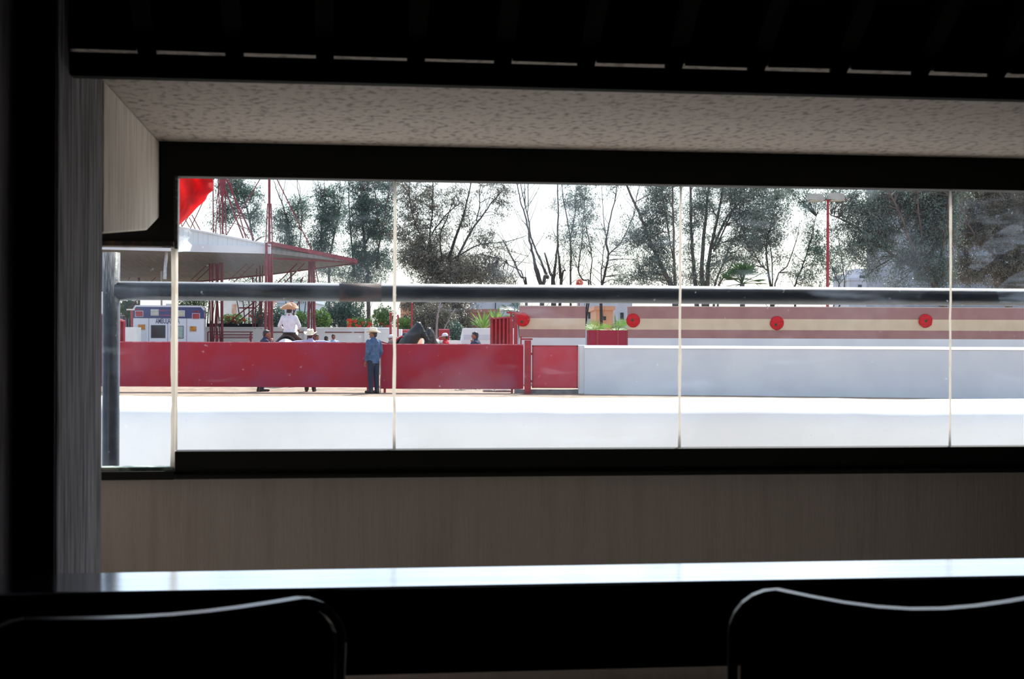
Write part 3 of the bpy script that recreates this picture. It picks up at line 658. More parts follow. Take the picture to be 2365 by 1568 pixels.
# roof plate: underside polygon with its own thickness
pvown(MB().prism([F0, F1, TIP, R1, R0], (0, 0, .14)).build('roof_plate', under))
nb = 44
for i in range(nb):                     # fascia of ribbed sheets
    a, b_ = i / nb, (i + .96) / nb
    q = [F0.lerp(F1, a) + Vector((0, 0, .22)), F0.lerp(F1, b_) + Vector((0, 0, .22)), T0.lerp(T1, b_), T0.lerp(T1, a)]
    pvown(MB().prism(q, (0, .04 + .02 * (i % 2), 0)).build('fascia_sheet', tinw))
pvown(MB().prism([F0 + Vector((0, -.05, -.02)), F1 + Vector((0, -.05, -.02)), F1 + Vector((0, -.05, .24)), F0 + Vector((0, -.05, .27))], (0, .06, 0)).build('gutter_board', white2))
pvown(MB().beam(T0, T1, .10, .06).build('fascia_cap', white2))
E1 = P(626, 563, 52.1); E2 = P(823, 603, 57)
pvown(MB().beam(E1, E2, .10, .15).build('edge_beam', red_d)); pvown(MB().beam(P(628, 597, 53), P(823, 606, 57), .07, .07).build('edge_beam', red_d))
pvown(MB().beam(R0, R1, .12, .10).build('rear_beam', red_d)); pvown(MB().beam(R1, TIP, .10, .08).build('rear_beam', red_d))
pvown(MB().prism([E1 + Vector((0, .1, 0)), E2 + Vector((0, .1, 0)), TIP, F1 + Vector((0, .1, 0))], (0, .05, 0)).build('end_sheet', under))
def strut(x0, y0, x1, y1, Ya, Yb, w, nm='strut', m=red_d):
    pvown(MB().tube([P(x0, y0, Ya), P(x1, y1, Yb)], S(w, (Ya + Yb) / 2) / 2, 6).build(nm, m))
for (x0, y0, x1, y1, w) in ((492, 400, 492.5, 537, 2.2), (502, 480, 498, 540, 1.8), (503, 400, 509.5, 541, 2), (514, 398, 514, 541, 3.4), (519.5, 400, 522, 543, 2.2),
        (517.7, 430, 562, 550, 3), (525, 400, 568, 550, 2.4), (516, 400, 586.5, 554, 3.6), (540, 500, 575, 552, 1.8), (610, 398, 523, 543, 1.8), (500, 400, 439.5, 528, 1.6),
        (443, 496, 462, 531, 1.8), (437, 502, 451, 529, 1.6), (427, 505, 438, 525, 1.6), (435, 500, 421, 523, 1.6), (417, 500, 420, 523, 1.6),
        (622, 395, 622, 566, 4.6), (618, 470, 614, 558, 2), (626, 470, 629, 562, 2.2), (632, 398, 720, 577, 2.2), (510, 400, 500, 470, 2), (520, 400, 508, 480, 2)):
    strut(x0, y0, x1, y1, 54, 54.2, w * 1.25)
for (x0, y0, x1, y1, w, Ya) in ((615.5, 560, 613, 800, 5.5, 51.8), (621.5, 560, 621.5, 800, 6.5, 52), (627, 565, 628.5, 800, 5, 52.1), (715, 583, 712, 800, 5.5, 56), (724, 583, 726, 800, 6.5, 56), (719, 590, 719.5, 800, 3, 56.2),
        (484, 590, 486, 810, 3, 56), (491, 590, 490, 810, 5, 56), (502, 590, 500, 810, 5, 56.5), (512, 590, 513, 810, 6, 56), (496, 590, 510, 810, 2.5, 56), (508, 590, 492, 810, 2.5, 56),
        (584, 640, 584, 810, 3, 60), (593, 620, 588, 810, 2.4, 58), (600, 600, 605, 810, 2.6, 58), (607, 600, 602, 810, 2.6, 58), (321, 590, 321, 810, 5, 60)):
    strut(x0, y0, x1, y1, Ya, Ya, w * 1.1, 'column')
for (x0, y0, x1, y1, w) in ((702, 593, 640, 655, 2.6), (714, 598, 655, 655, 2.4), (640, 655, 524, 748, 3), (655, 655, 545, 748, 2.8), (580, 600, 528, 648, 2), (588, 608, 540, 652, 2),
        (700, 640, 662, 722, 3), (712, 650, 676, 728, 3), (478, 612, 440, 648, 1.8), (495, 610, 452, 650, 1.8), (724, 598, 735, 650, 2.5), (720, 580, 724, 592, 3),
        (300, 640, 275, 690, 2), (318, 690, 285, 728, 2.2), (360, 640, 340, 660, 2)):
    strut(x0, y0, x1, y1, 57, 57, w, 'brace')
strut(373, 575, 373, 800, 57.5, 57.5, 4.5, 'white_post', white2)
pvown(MB().tube([P(588, 711, 57), P(552, 711, 57)], .03, 6).build('brace', red_d))
pvown(MB().prism([P(505, 398, 54), P(522, 398, 54), P(518, 452, 54), P(509, 452, 54)], (0, .03, 0)).build('mast_plate', red_d))
ro = rosette('small red paper rosette under the roof edge at far left', 293, 563, 50.55, 6, sc=.55)
lh = thing('hanging_cloth', 'pale cloth strip hanging under the pavilion roof', 'cloth', P(384, 645, 51.5))
b = MB(); vs, fs = [], []
for j in range(9):
    for i in range(5):
        vs.append((S(-4 + 3 * j / 8 * 1.6 + (i - 2) * (1.6 + .3 * (8 - j) * .2), 51.5), .03 * math.sin(i * 2 + j), S(8.5 * j, 51.5)))
for j in range(8):
    for i in range(4): a = j * 5 + i; fs.append((a, a + 1, a + 6, a + 5))
o = MB().add(vs, fs).build('cloth', mat('pale_cloth', lin('#dcdfe2'), lin('#b9bfc6'), 9, rough=.8), lh, smooth=True); o.modifiers.new('s', 'SOLIDIFY').thickness = .01

# ---- floodlight mast
t = thing('floodlight_mast', 'red floodlight mast with two pale box lamps among the trees', 'lamp', G(1911, 56)); z = P(1911, 462, 56).z
MB().tube([(0, 0, 0), (0, 0, z)], [.07, .05], 10).build('mast', red_s, t); MB().tube([(-.25, 0, z), (.75, 0, z + .03)], .025, 6).build('arm', red_d, t)
for (p0_, p1_, q0, q1) in ((1866, 1898, 450, 465), (1914, 1946, 448, 464)):
    a_, b_ = S(p0_ - 1911, 56), S(p1_ - 1911, 56); zl_, zh = P(1911, q1, 56).z, P(1911, q0, 56).z
    l_ = MB().prism([(a_, -.25, zl_ + .05), (b_, -.25, zl_), (b_, -.25, zh), (a_, -.25, zh + .02)], (0, .5, 0)).build('lamp_box', mat('pale_lamp_box', lin('#b9b6ae'), lin('#a09d96'), 3), t)
    MB().box(a_ + .03, b_ - .03, -.22, .22, zl_ - .015, zl_ + .03).build('lens', clear, l_)
# ---- red cloth hanging outside the window, top left
cl = thing('red_cloth', 'red cloth blowing outside the top left corner of the window', 'cloth', P(412, 400, 6.6))
NU, NV = 26, 34; vs, fs = [], []
edge = [(330, 497), (372, 497), (408, 490), (425, 493), (440, 491), (448, 479), (462, 474), (478, 455), (497, 440), (520, 412), (528, 402)]
def edge_x(py):
    for (a, b_) in zip(edge[:-1], edge[1:]):
        if a[0] <= py <= b_[0]: return a[1] + (b_[1] - a[1]) * (py - a[0]) / (b_[0] - a[0])
    return edge[-1][1]
for j in range(NV + 1):
    py = 330 + 198 * j / NV; ex = edge_x(py)
    for i in range(NU + 1):
        s = i / NU; px = 395 + (ex - 395) * s
        fold = .035 * math.sin(s * 7 + j * .22) + .02 * math.sin(s * 13 - j * .35) + .05 * s
        q = P(px, py, 6.6 + fold + (.05 * (1 - s) if py > 470 else 0)); vs.append(q - cl.location)
for j in range(NV):
    for i in range(NU): a = j * (NU + 1) + i; fs.append((a, a + 1, a + NU + 2, a + NU + 1))
o = MB().add(vs, fs).build('cloth', mat('red_cloth_weave', lin('#e8121c'), lin('#d00e18'), 20, rough=.8, trans=.45), cl, smooth=True, fix=False)
o.modifiers.new('s', 'SOLIDIFY').thickness = .003
z = P(412, 330, 6.6).z - cl.location.z
MB().tube([(-1.6, 0, z + .02), (6.0, 0, z + .02)], .008, 6).build('cord', mat('cord', (.3, .28, .25), None, 5), cl)
for x_ in (-1.6, 6.0): MB().tube([(x_, 0, -cl.location.z), (x_, 0, z + .1)], .03, 8).build('cord_post', red_d, cl)
# ================================================================== PEOPLE AND HORSES
skin = mat('brown_skin', lin('#9a6148'), lin('#8a543e'), 20, rough=.55)
hair = mat('black_hair', lin('#1a1614'), lin('#2a2422'), 60, (1, 1, .3), rough=.5)
boot = mat('dark_leather', lin('#33231c'), lin('#241813'), 20, rough=.5)
denim = mat('blue_denim', lin('#4e6688'), lin('#3a5070'), 14, (1, 1, 1), .35, .65, rough=.85)
jeans = mat('dark_denim', lin('#232b40'), lin('#1a2133'), 20, rough=.85)
navy = mat('navy_cloth', lin('#242d4d'), lin('#1b2340'), 14, rough=.8)
white_s = mat('white_shirt', lin('#e6e4ea'), lin('#d4d2dc'), 14, rough=.8)
pale_s = mat('pale_blue_shirt', lin('#b9bede'), lin('#a9aed4'), 14, rough=.8)
red_sh = mat('red_shirt', lin('#cc1a28'), lin('#b01522'), 14, rough=.8)
straw = mat('pale_straw', lin('#eee3cd'), lin('#dccfb4'), 40, rough=.8)
sombr = mat('tan_felt', lin('#cfa98c'), lin('#bd967a'), 30, rough=.85)
brown = mat('brown_suede', lin('#4a302a'), lin('#36221e'), 14, rough=.8)
EYE_M = mat('eye_dark', (.02, .015, .012), None, 5, rough=.2)
def hand_shapes(mb, w, d, side, up=Vector((0, 0, 1)), curl=.35, fingers=True):
    "palm and five fingers from the wrist w along d"
    d = Vector(d).normalized(); lat = d.cross(up).normalized() if abs(d.dot(up)) < .95 else Vector((0, 1, 0)) * side
    nrm = lat.cross(d).normalized(); w = Vector(w)
    mb.cap(w, w + d * .085, .022, .034, 8)
    if not fingers: mb.cap(w + d * .09, w + d * .15, .028, .015, 8); return
    for k, (off, ln) in enumerate(((-.03, .062), (-.011, .075), (.009, .078), (.028, .068))):
        a = w + d * .10 + lat * off; b = a + (d * math.cos(curl) - nrm * math.sin(curl)) * ln * .55
        c = b + (d * math.cos(curl * 2.2) - nrm * math.sin(curl * 2.2)) * ln * .5
        mb.cap(a, b, .0105, .010, 6); mb.cap(b, c, .010, .0085, 6)
    a = w + d * .035 + lat * .03; b = a + (d * .6 + lat * .75).normalized() * .04
    mb.cap(a, b, .013, .012, 6); mb.cap(b, b + d * .035 + lat * .008, .012, .009, 6)
def head_shapes(mb, c, M):
    q = lambda v: c + M @ Vector(v)
    mb.ell(c, (.076, .096, .112), M, 14, 10); mb.ell(q((0, .03, -.055)), (.055, .062, .062), M)
    mb.cap(q((0, .09, .012)), q((0, .112, -.018)), .009, .014, 6)                       # nose
    mb.ell(q((0, .088, -.052)), (.024, .014, .009), M, 8, 5)                             # lips
    mb.ell(q((0, .078, -.088)), (.024, .02, .018), M, 8, 5)                              # chin
    mb.ell(q((0, .082, .028)), (.05, .016, .010), M, 8, 5)                               # brow
    for s in (-1, 1): mb.ell(q((s * .079, -.005, -.005)), (.010, .022, .034), M, 8, 6)   # ears
ARM0 = {-1: ((-.235, -.01, 1.12), (-.25, .05, .87)), 1: ((.235, -.01, 1.12), (.25, .05, .87))}
LEG0 = {-1: ((-.095, .01, .48), (-.10, -.02, .09)), 1: ((.095, .01, .48), (.10, -.02, .09))}
def person(label, loc, rz, h, shirt, trous, arms=None, legs=None, head=(0, 0), hat=None, hatm=None, hairm=None, vox=.012, fingers=True, lean=0.0,
           jacket=False, top_only=False, hipz=.90, extra=None, sit=False, group=None):
    t = thing('person', label, 'person', loc, rz, group); k = h / 1.70; t.scale = (k, k, k)
    arms = arms or ARM0; legs = legs or LEG0; L = math.sin(lean)
    ly = lambda z: (z - .9) * L                                # forward lean of the trunk
    HC = Vector((0, .025 + ly(1.58), 1.585)); M = Euler((math.radians(head[1]), 0, math.radians(head[0])), 'XYZ').to_matrix()
    def torso(g, z0=.84):
        return [(0, ly(z), z, rx + g, ry + g) for (z, rx, ry) in ((z0, .135, .10), (.92, .165, .115), (1.04, .148, .102), (1.18, .168, .112), (1.30, .178, .115), (1.38, .165, .10), (1.43, .10, .08), (1.46, .066, .062))]
    sh = {s: Vector((s * .175, ly(1.37), 1.375)) for s in (-1, 1)}
    b = MB(); b.loft(torso(0)); b.cap((0, ly(1.43), 1.43), (0, ly(1.5) + .012, 1.53), .056, .052); head_shapes(b, HC, M)
    for s in (-1, 1):
        e, w = Vector(arms[s][0]), Vector(arms[s][1])
        b.cap(sh[s], e, .052, .040); b.cap(e, w, .040, .027); hand_shapes(b, w, w - e, s, fingers=fingers)
        kn, an = Vector(legs[s][0]), Vector(legs[s][1])
        b.cap((s * .085, 0, .87), kn, .082, .056); b.cap(kn, an, .056, .040)
        fw = Vector((s * .03, .17, -.05)) if not sit else Vector((0, .17, -.04))
        b.cap(an + Vector((0, -.03, -.05)), an + fw, .042, .032)
    link('body', remesh(b, vox, 3), skin, t, smooth=True)
    g = MB(); g.loft(torso(.018, .80 if jacket else .88))
    for s in (-1, 1):
        e, w = Vector(arms[s][0]), Vector(arms[s][1]); w2 = e.lerp(w, .96)
        g.cap(sh[s], e, .070, .056); g.cap(e, w2, .056, .042)
    g.cap((0, ly(1.42), 1.42), (0, ly(1.47) + .005, 1.475), .082, .066)
    if jacket: g.tube([(0, ly(.82), .80), (0, ly(.86), .87)], [.165, .172], 14, flat=.72)
    link('jacket' if jacket else 'shirt', remesh(g, max(vox, .013), 3), shirt, t, smooth=True)
    g = MB(); g.loft([(0, 0, .80, .15, .115), (0, 0, .90, .178, .128), (0, ly(1.0), 1.0, .160, .114)])
    for s in (-1, 1):
        kn, an = Vector(legs[s][0]), Vector(legs[s][1])
        g.cap((s * .085, 0, .86), kn, .098, .074); g.cap(kn, an + Vector((0, 0, -.02)), .074, .062)
    link('trousers', remesh(g, max(vox, .013), 3), trous, t, smooth=True)
    g = MB()
    for s in (-1, 1):
        an = Vector(legs[s][1]); fw = Vector((s * .03, .18, -.05))
        bt_ = MB(); bt_.cap(an + Vector((0, -.035, -.042)), an + fw, .050, .040); bt_.cap(an + Vector((0, -.01, .06)), an + Vector((0, -.03, -.04)), .052, .05)
        bt_.box(an.x - .035, an.x + .035, an.y - .08, an.y - .02, an.z - .09, an.z - .04)
        link('boot', remesh(bt_, .014, 2), boot, t, smooth=True)
    if hairm:
        g = MB(); q = lambda v: HC + M @ Vector(v)
        g.ell(q((0, -.022, .028)), (.084, .092, .096), M, 16, 10); g.ell(q((0, -.055, -.03)), (.072, .052, .06), M); g.ell(q((0, .045, .078)), (.055, .04, .03), M)
        link('hair', remesh(g, .014, 2), hairm, t, smooth=True)
    for s in (-1, 1):
        MB().ell(HC + M @ Vector((s * .032, .088, .008)), (.012, .008, .007), M, 8, 5).build('eye', EYE_M, t, smooth=True)
    if hat:
        if hat == 'cowboy':
            prof = [(.001, .125), (.05, .118), (.075, .135), (.092, .115), (.100, .03), (.102, .0), (.145, -.006), (.185, -.004), (.187, .002), (.145, .002), (.104, .008)]
        elif hat == 'sombrero':
            prof = [(.001, .150), (.04, .146), (.062, .12), (.088, .06), (.105, .0), (.15, -.010), (.20, -.006), (.245, .006), (.268, .022), (.262, .030), (.20, .004), (.15, .0), (.107, .012)]
        else:
            prof = [(.001, .105), (.05, .098), (.08, .07), (.095, .02), (.098, -.01), (.094, -.012)]
        hm = MB(); hm.lathe(prof, 28)
        if hat == 'cap': hm.add([(-.07, .07, -.008), (.07, .07, -.008), (.05, .175, -.022), (-.05, .175, -.022), (-.07, .07, .004), (.07, .07, .004), (.05, .175, -.012), (-.05, .175, -.012)], [(0, 1, 2, 3), (4, 7, 6, 5), (0, 4, 5, 1), (1, 5, 6, 2), (2, 6, 7, 3), (3, 7, 4, 0)])
        ho = [(x, y * 1.12, z + (max(0, abs(x) - .10) * .62 if hat == 'cowboy' else 0)) for (x, y, z) in hm.v]
        if hat == 'cowboy': ho = [(x, y, z - (.02 if (abs(x) < .03 and z > .1) else 0)) for (x, y, z) in ho]
        if hat == 'sombrero': ho = [(x, y, z + 3.0 * max(0, abs(y) - .09) ** 2 * (1 if math.hypot(x, y / 1.12) > .108 else 0)) for (x, y, z) in ho]
        hm.v = ho; o = hm.build('hat', hatm, t, smooth=True)
        tilt = Euler((math.radians(head[1] + (6 if hat == 'sombrero' else 0)), 0, math.radians(head[0])), 'XYZ')
        o.location = HC + M @ Vector((0, -.008, .045 if hat != 'cap' else .02)); o.rotation_euler = tilt
        if hat != 'cap': MB().lathe([(.1035, .012), (.1045, .012), (.1035, .035), (.1025, .035)], 24).build('hat_band', brown, o)
    return t
gp = lambda px, Y: G(px, Y)
person('man in blue denim jacket and cream cowboy hat standing before the red barrier', gp(863, 37.15), math.radians(42), 1.665, denim, jeans,
       arms={-1: ((-.235, -.04, 1.11), (-.20, .07, .88)), 1: ((.225, -.03, 1.11), (.20, .08, .90))}, head=(38, 0), hat='cowboy', hatm=straw, hairm=hair, vox=.009, jacket=True)
t = person('dark haired man in navy behind the barrier, hand at his chin', gp(604, 38.25), math.radians(-62), 1.66, navy, navy,
       arms={-1: ((-.25, .06, 1.14), (-.10, .34, 1.30)), 1: ((.22, .18, 1.17), (.06, .26, 1.37))}, head=(-8, -6), hairm=hair, vox=.011, lean=.18)
t = person('man in white straw hat and pale blue shirt leaning with arms spread on the barrier', gp(717, 38.3), math.radians(4), 1.63, pale_s, jeans,
       arms={-1: ((-.38, -.02, 1.385), (-.62, -.10, 1.34)), 1: ((.40, .0, 1.385), (.66, -.06, 1.33))}, head=(-8, 12), hat='cowboy', hatm=straw, hairm=hair, vox=.011)
lg = MB(); lg.tube([(.055 * math.cos(a), 0, .055 * math.sin(a)) for a in np.linspace(0, 2 * math.pi, 20)], .008, 6)
o = lg.build('shirt_emblem', mat('magenta_print', lin('#b02050'), None, 5), t); o.location = (-.12, -.14, 1.27); o.rotation_euler = (math.radians(-10), 0, math.radians(-15))
t = person('rider in white shirt and wide tan sombrero seen from behind', G(668, 42, P(668, 776, 42).z - .86), math.radians(0), 1.74, white_s, brown,
       arms={-1: ((-.29, .03, 1.13), (-.24, .24, 1.06)), 1: ((.29, .03, 1.13), (.24, .24, 1.06))}, legs={-1: ((-.36, .22, .66), (-.40, .10, .25)), 1: ((.36, .22, .66), (.40, .10, .25))},
       head=(0, 4), hat='sombrero', hatm=sombr, hairm=hair, vox=.011, sit=True)
MB().ell((0, -.085, 1.44), (.028, .012, .022), nu=10, nv=6).build('neck_ribbon', red_sh, t, smooth=True)
o = MB().lathe([(.180, .90), (.192, .90), (.188, .95), (.176, .95)], 20); o.v = [(x, y * .76, z) for (x, y, z) in o.v]; o.build('belt', boot, t, smooth=True)
person('man in white cap and red shirt behind the barrier, facing left', gp(1029, 46), math.radians(80), 1.62, red_sh, jeans, hat='cap', hatm=mat('white_cap', lin('#e2dfe4'), None, 9), hairm=hair, vox=.016, fingers=False, head=(0, -5))
person('black haired man in navy shirt with hand to his mouth, seen in profile', gp(1105, 40.4), math.radians(78), 1.64, navy, jeans,
       arms={-1: ((-.20, .16, 1.16), (-.06, .19, 1.36)), 1: ((.21, .10, 1.12), (.10, .30, 1.02))}, head=(0, -6), hairm=hair, vox=.011, lean=.12)
person('small distant man with dark shirt, left of the distant pair', gp(753, 55), math.radians(-30), 1.53, mat('pale_grey_shirt', lin('#8f9ab8'), None, 9), navy, hairm=hair, vox=.02, fingers=False)
person('small distant man in pale blue shirt, right of the distant pair', gp(770, 56.2), math.radians(200), 1.61, mat('light_blue_shirt', lin('#b4cbe8'), None, 9), navy, hairm=hair, vox=.02, fingers=False)
person('distant man mostly hidden behind the white straw hat', gp(732, 53), math.radians(210), 1.58, pale_s, navy, hairm=hair, vox=.02, fingers=False)
person('distant dark haired man just right of the rider', gp(686, 54), math.radians(160), 1.62, white_s, navy, hairm=hair, vox=.02, fingers=False)
person('man in dark cap behind the back of the dark horse', gp(937, 47), math.radians(110), 1.63, navy, navy, hat='cap', hatm=navy, hairm=hair, vox=.016, fingers=False)
person('man in red beside the first window joint, behind the dark horse', gp(905, 44.5), math.radians(60), 1.56, red_sh, jeans, hat='cap', hatm=mat('white_cap', (1, 1, 1)), hairm=hair, vox=.016, fingers=False)

def horse(name, label, loc, rz, coat_m, mane_m, scale=1.0, neck=((0, .95, 1.75), (0, 1.12, 1.92)), muzzle=(0, 1.42, 1.62), extra=None):
    t = thing(name, label, 'horse', loc, rz); t.scale = (scale,) * 3
    b = MB()
    b.ell((0, -.55, 1.16), (.30, .40, .33), nu=16, nv=10); b.ell((0, -.05, 1.10), (.30, .55, .31), nu=16, nv=10); b.ell((0, .42, 1.15), (.27, .36, .36), nu=16, nv=10)
    b.ell((0, .15, 1.32), (.14, .45, .14)); b.ell((0, .38, 1.42), (.09, .25, .10))
    n0, n1 = Vector((0, .58, 1.28)), Vector(neck[1]); nm = Vector(neck[0])
    for (p, q, r1, r2) in ((n0, nm, .31, .25), (nm, n1, .25, .14)):
        d = q - p
        for k in range(5):
            c = p + d * k / 4; r_ = r1 + (r2 - r1) * k / 4; b.ell(c, (r_ * .68, r_, r_), nu=12, nv=8)
    mz = Vector(muzzle); hd = mz - n1
    b.ell(n1 + hd * .18, (.092, .14, .14)); b.ell(n1 + hd * .30 + Vector((0, 0, -.03)), (.085, .12, .13))
    b.ell(n1 + hd * .34 + Vector((0, -.03, -.09)), (.075, .11, .12)); b.ell(n1.lerp(nm, .4) + Vector((0, .08, -.12)), (.11, .16, .2)); b.cap(n1 + hd * .2, mz - hd * .12, .10, .068); b.ell(mz - hd * .04, (.062, .075, .07)); b.cap(n1 + hd * .45, mz, .085, .055)
    for s in (-1, 1):
        e = n1 + hd * .02 + Vector((s * .055, -.01, .07)); b.cap(e, e + Vector((s * .02, .01, .13)), .028, .010, 6); b.ell(e + Vector((s * .012, .0, .06)), (.018, .028, .05), nu=8, nv=6)
        b.ell(n1 + hd * .30 + Vector((s * .085, 0, .03)), (.015, .022, .018), nu=8, nv=5)
        x = s * .16
        b.cap((x, .50, 1.05), (x, .46, .78), .13, .088); b.cap((x, .46, .78), (x, .50, .46), .082, .052); b.ell((x, .50, .46), (.055, .06, .065)); b.cap((x, .50, .46), (x, .50, .16), .042, .036)
        b.cap((x, .50, .15), (x, .54, .06), .042, .045); b.tube([(x, .55, .07), (x, .56, 0)], [.052, .066], 10)
        x = s * .17
        b.cap((x, -.62, 1.10), (x, -.50, .80), .20, .12); b.cap((x, -.50, .80), (x, -.78, .54), .105, .062); b.ell((x, -.79, .54), (.05, .065, .065)); b.cap((x, -.78, .53), (x, -.74, .17), .048, .038)
        b.cap((x, -.74, .16), (x, -.69, .06), .042, .045); b.tube([(x, -.68, .07), (x, -.67, 0)], [.052, .066], 10)
    link('body', remesh(b, .02, 3), coat_m, t, smooth=True)
    m = MB()
    crest = [n0 + Vector((0, -.12, .22)), nm + Vector((0, -.10, .13)), n1 + Vector((0, -.08, .10)), n1 + hd * .05 + Vector((0, .02, .10))]
    for k in range(len(crest) - 1):
        for j in range(8):
            p = crest[k].lerp(crest[k + 1], j / 8); m.cap(p, p + Vector((.09 + .02 * (j % 2), -.02, -.15 - .03 * (j % 3))), .025, .012, 6)
    link('mane', remesh(m, .02, 1), mane_m, t, smooth=True)
    m = MB(); m.tube([(0, -.92, 1.25), (0, -1.03, 1.10), (0, -1.05, .80), (0, -1.02, .45)], [.035, .06, .07, .02], 10); m.build('tail', mane_m, t, smooth=True)
    for s in (-1, 1): MB().ell(n1 + hd * .30 + Vector((s * .090, .0, .035)), (.012, .018, .014), nu=8, nv=5).build('eye', EYE_M, t, smooth=True)
    # bridle
    br = MB(); 
    for f_ in (.42, .72):
        c = n1 + hd * f_; ax = hd.normalized(); u_ = Vector((1, 0, 0)); v_ = ax.cross(u_); rr = .115 - .045 * f_
        br.tube([c + u_ * (rr + .005) * math.cos(a) + v_ * (rr + .025) * math.sin(a) for a in np.linspace(0, 2 * math.pi, 16)], .008, 5)
    br.build('bridle', boot, t, smooth=True)
    return t
whc = mat('white_horse_coat', lin('#e4dfdc'), lin('#cfc8c4'), 5, rough=.6); blk = mat('black_horse_coat', lin('#191617'), lin('#100e0e'), 6, rough=.5); bay = mat('dark_bay_coat', lin('#2a2020'), lin('#1c1616'), 6, rough=.5)
hz = horse('white_horse', 'white horse seen from behind, ridden by the man in the sombrero', G(666, 42.1), 0, whc, mat('grey_mane', lin('#a8a2a0'), None, 20), .96)
sd = MB(); vs, fs = [], []
for j in range(11):
    y = -.40 + .80 * j / 10; lift = .05 + .10 * abs(j / 10 - .5) * 2
    for i in range(13):
        a = math.radians(-78 + 156 * i / 12); vs.append((.36 * math.sin(a), y + .05, 1.06 + (.38 + lift) * math.cos(a)))
for j in range(10):
    for i in range(12): a = j * 13 + i; fs.append((a, a + 1, a + 14, a + 13))
st = thing('saddle', 'dark brown stitched saddle on the white horse', 'saddle', G(666, 42.1)); st.scale = (.96,) * 3
o = MB().add(vs, fs).build('seat', brown, st, smooth=True); o.modifiers.new('s', 'SOLIDIFY').thickness = .03
o = MB().tube([(.33 * math.sin(a), -.37, 1.10 + .47 * math.cos(a)) for a in np.linspace(-1.15, 1.15, 18)], .035, 8).build('cantle', boot, st, smooth=True)
o = MB().tube([(.40 * math.sin(a), -.47, 1.05 + .40 * math.cos(a)) for a in np.linspace(-1.25, 1.25, 18)], .022, 8).build('rear_strap', mat('pale_stitching', lin('#b8b0a4'), lin('#4a302a'), 30, rough=.7), st, smooth=True)
for s in (-1, 1): MB().box(s * .40 - .02, s * .40 + .02, .05, .22, .55, 1.15).build('stirrup_flap', brown, st, bevel=.01)
# black horse in profile facing right, and a dark one facing the camera
horse('black_horse', 'black horse in profile facing right behind the barrier', G(929, 42.6), math.radians(-158), blk, blk, 1.0, neck=((-.16, .72, 1.56), (-.25, .80, 1.80)), muzzle=(-.50, .92, 1.37))
bl_ = thing('saddle_blanket', 'maroon blanket with a red strap on the black horse', 'blanket', G(929, 42.6), math.radians(-158))
vs, fs = [], []
for j in range(9):
    y = -.50 + .75 * j / 8
    for i in range(13):
        a = math.radians(-80 + 160 * i / 12); vs.append((.345 * math.sin(a), y, 1.08 + .415 * math.cos(a)))
for j in range(8):
    for i in range(12): a = j * 13 + i; fs.append((a, a + 1, a + 14, a + 13))
o = MB().add(vs, fs).build('cloth', mat('maroon_blanket', lin('#6e4a4c'), lin('#543436'), 20, rough=.7), bl_, smooth=True); o.modifiers.new('s', 'SOLIDIFY').thickness = .015
MB().tube([(.365 * math.sin(a), .22, 1.08 + .43 * math.cos(a)) for a in np.linspace(-1.5, 1.5, 18)], .018, 8).build('strap', red_sh, bl_, smooth=True)
horse('dark_horse', 'dark bay horse facing the camera beside the black horse', G(1000, 43.8), math.radians(176), bay, blk, .97, neck=((0, .80, 1.55), (0, .92, 1.70)), muzzle=(0, 1.12, 1.28))
# ================================================================== TREES AND FAR BUILDINGS
bark = mat('grey_bark', lin('#6f6560'), lin('#4d4542'), 6, (1, 1, .3), rough=.9); bark_p = mat('pale_bark', lin('#a89c9c'), lin('#7f7476'), 6, (1, 1, .3), rough=.9); bark_d = mat('dark_bark', lin('#4a423f'), lin('#332d2b'), 6, (1, 1, .3), rough=.9)
leaf_a = mat('eucalyptus_leaves', lin('#7d8a80'), lin('#59675f'), .9, rough=.5, trans=.25)
leaf_b = mat('dark_green_leaves', lin('#5f7a6c'), lin('#42584c'), .9, rough=.5, trans=.25)
leaf_c = mat('bronze_leaves', lin('#867f70'), lin('#5f5d50'), .9, rough=.5, trans=.22)
leaf_d = mat('fresh_green_leaves', lin('#6f9440'), lin('#4a6e2c'), 1.2, rough=.5, trans=.35)
def leaf_obj(name, pts, ln, wd, m, parent, droop=.55, rng=NPR, kind='stuff'):
    "one folded four-cornered leaf at each point, hanging at random"
    n = len(pts); pts = np.asarray(pts)
    d = rng.normal(size=(n, 3)); d[:, 2] -= droop * 2; d /= np.linalg.norm(d, axis=1)[:, None]
    s = np.cross(d, rng.normal(size=(n, 3))); s /= np.linalg.norm(s, axis=1)[:, None]; nn = np.cross(d, s)
    L = (ln * rng.uniform(.6, 1.35, n))[:, None]; W = (wd * rng.uniform(.7, 1.3, n))[:, None]
    v = np.empty((n, 4, 3)); v[:, 0] = pts; v[:, 1] = pts + d * L * .45 + s * W + nn * W * .35; v[:, 2] = pts + d * L; v[:, 3] = pts + d * L * .45 - s * W + nn * W * .35
    me = bpy.data.meshes.new(name); me.vertices.add(4 * n); me.vertices.foreach_set('co', v.reshape(-1))
    me.loops.add(4 * n); me.loops.foreach_set('vertex_index', np.arange(4 * n)); me.polygons.add(n)
    me.polygons.foreach_set('loop_start', np.arange(n) * 4); me.polygons.foreach_set('loop_total', np.full(n, 4)); me.update(calc_edges=True)
    o = link(name, me, m, parent); o['kind'] = kind; return o
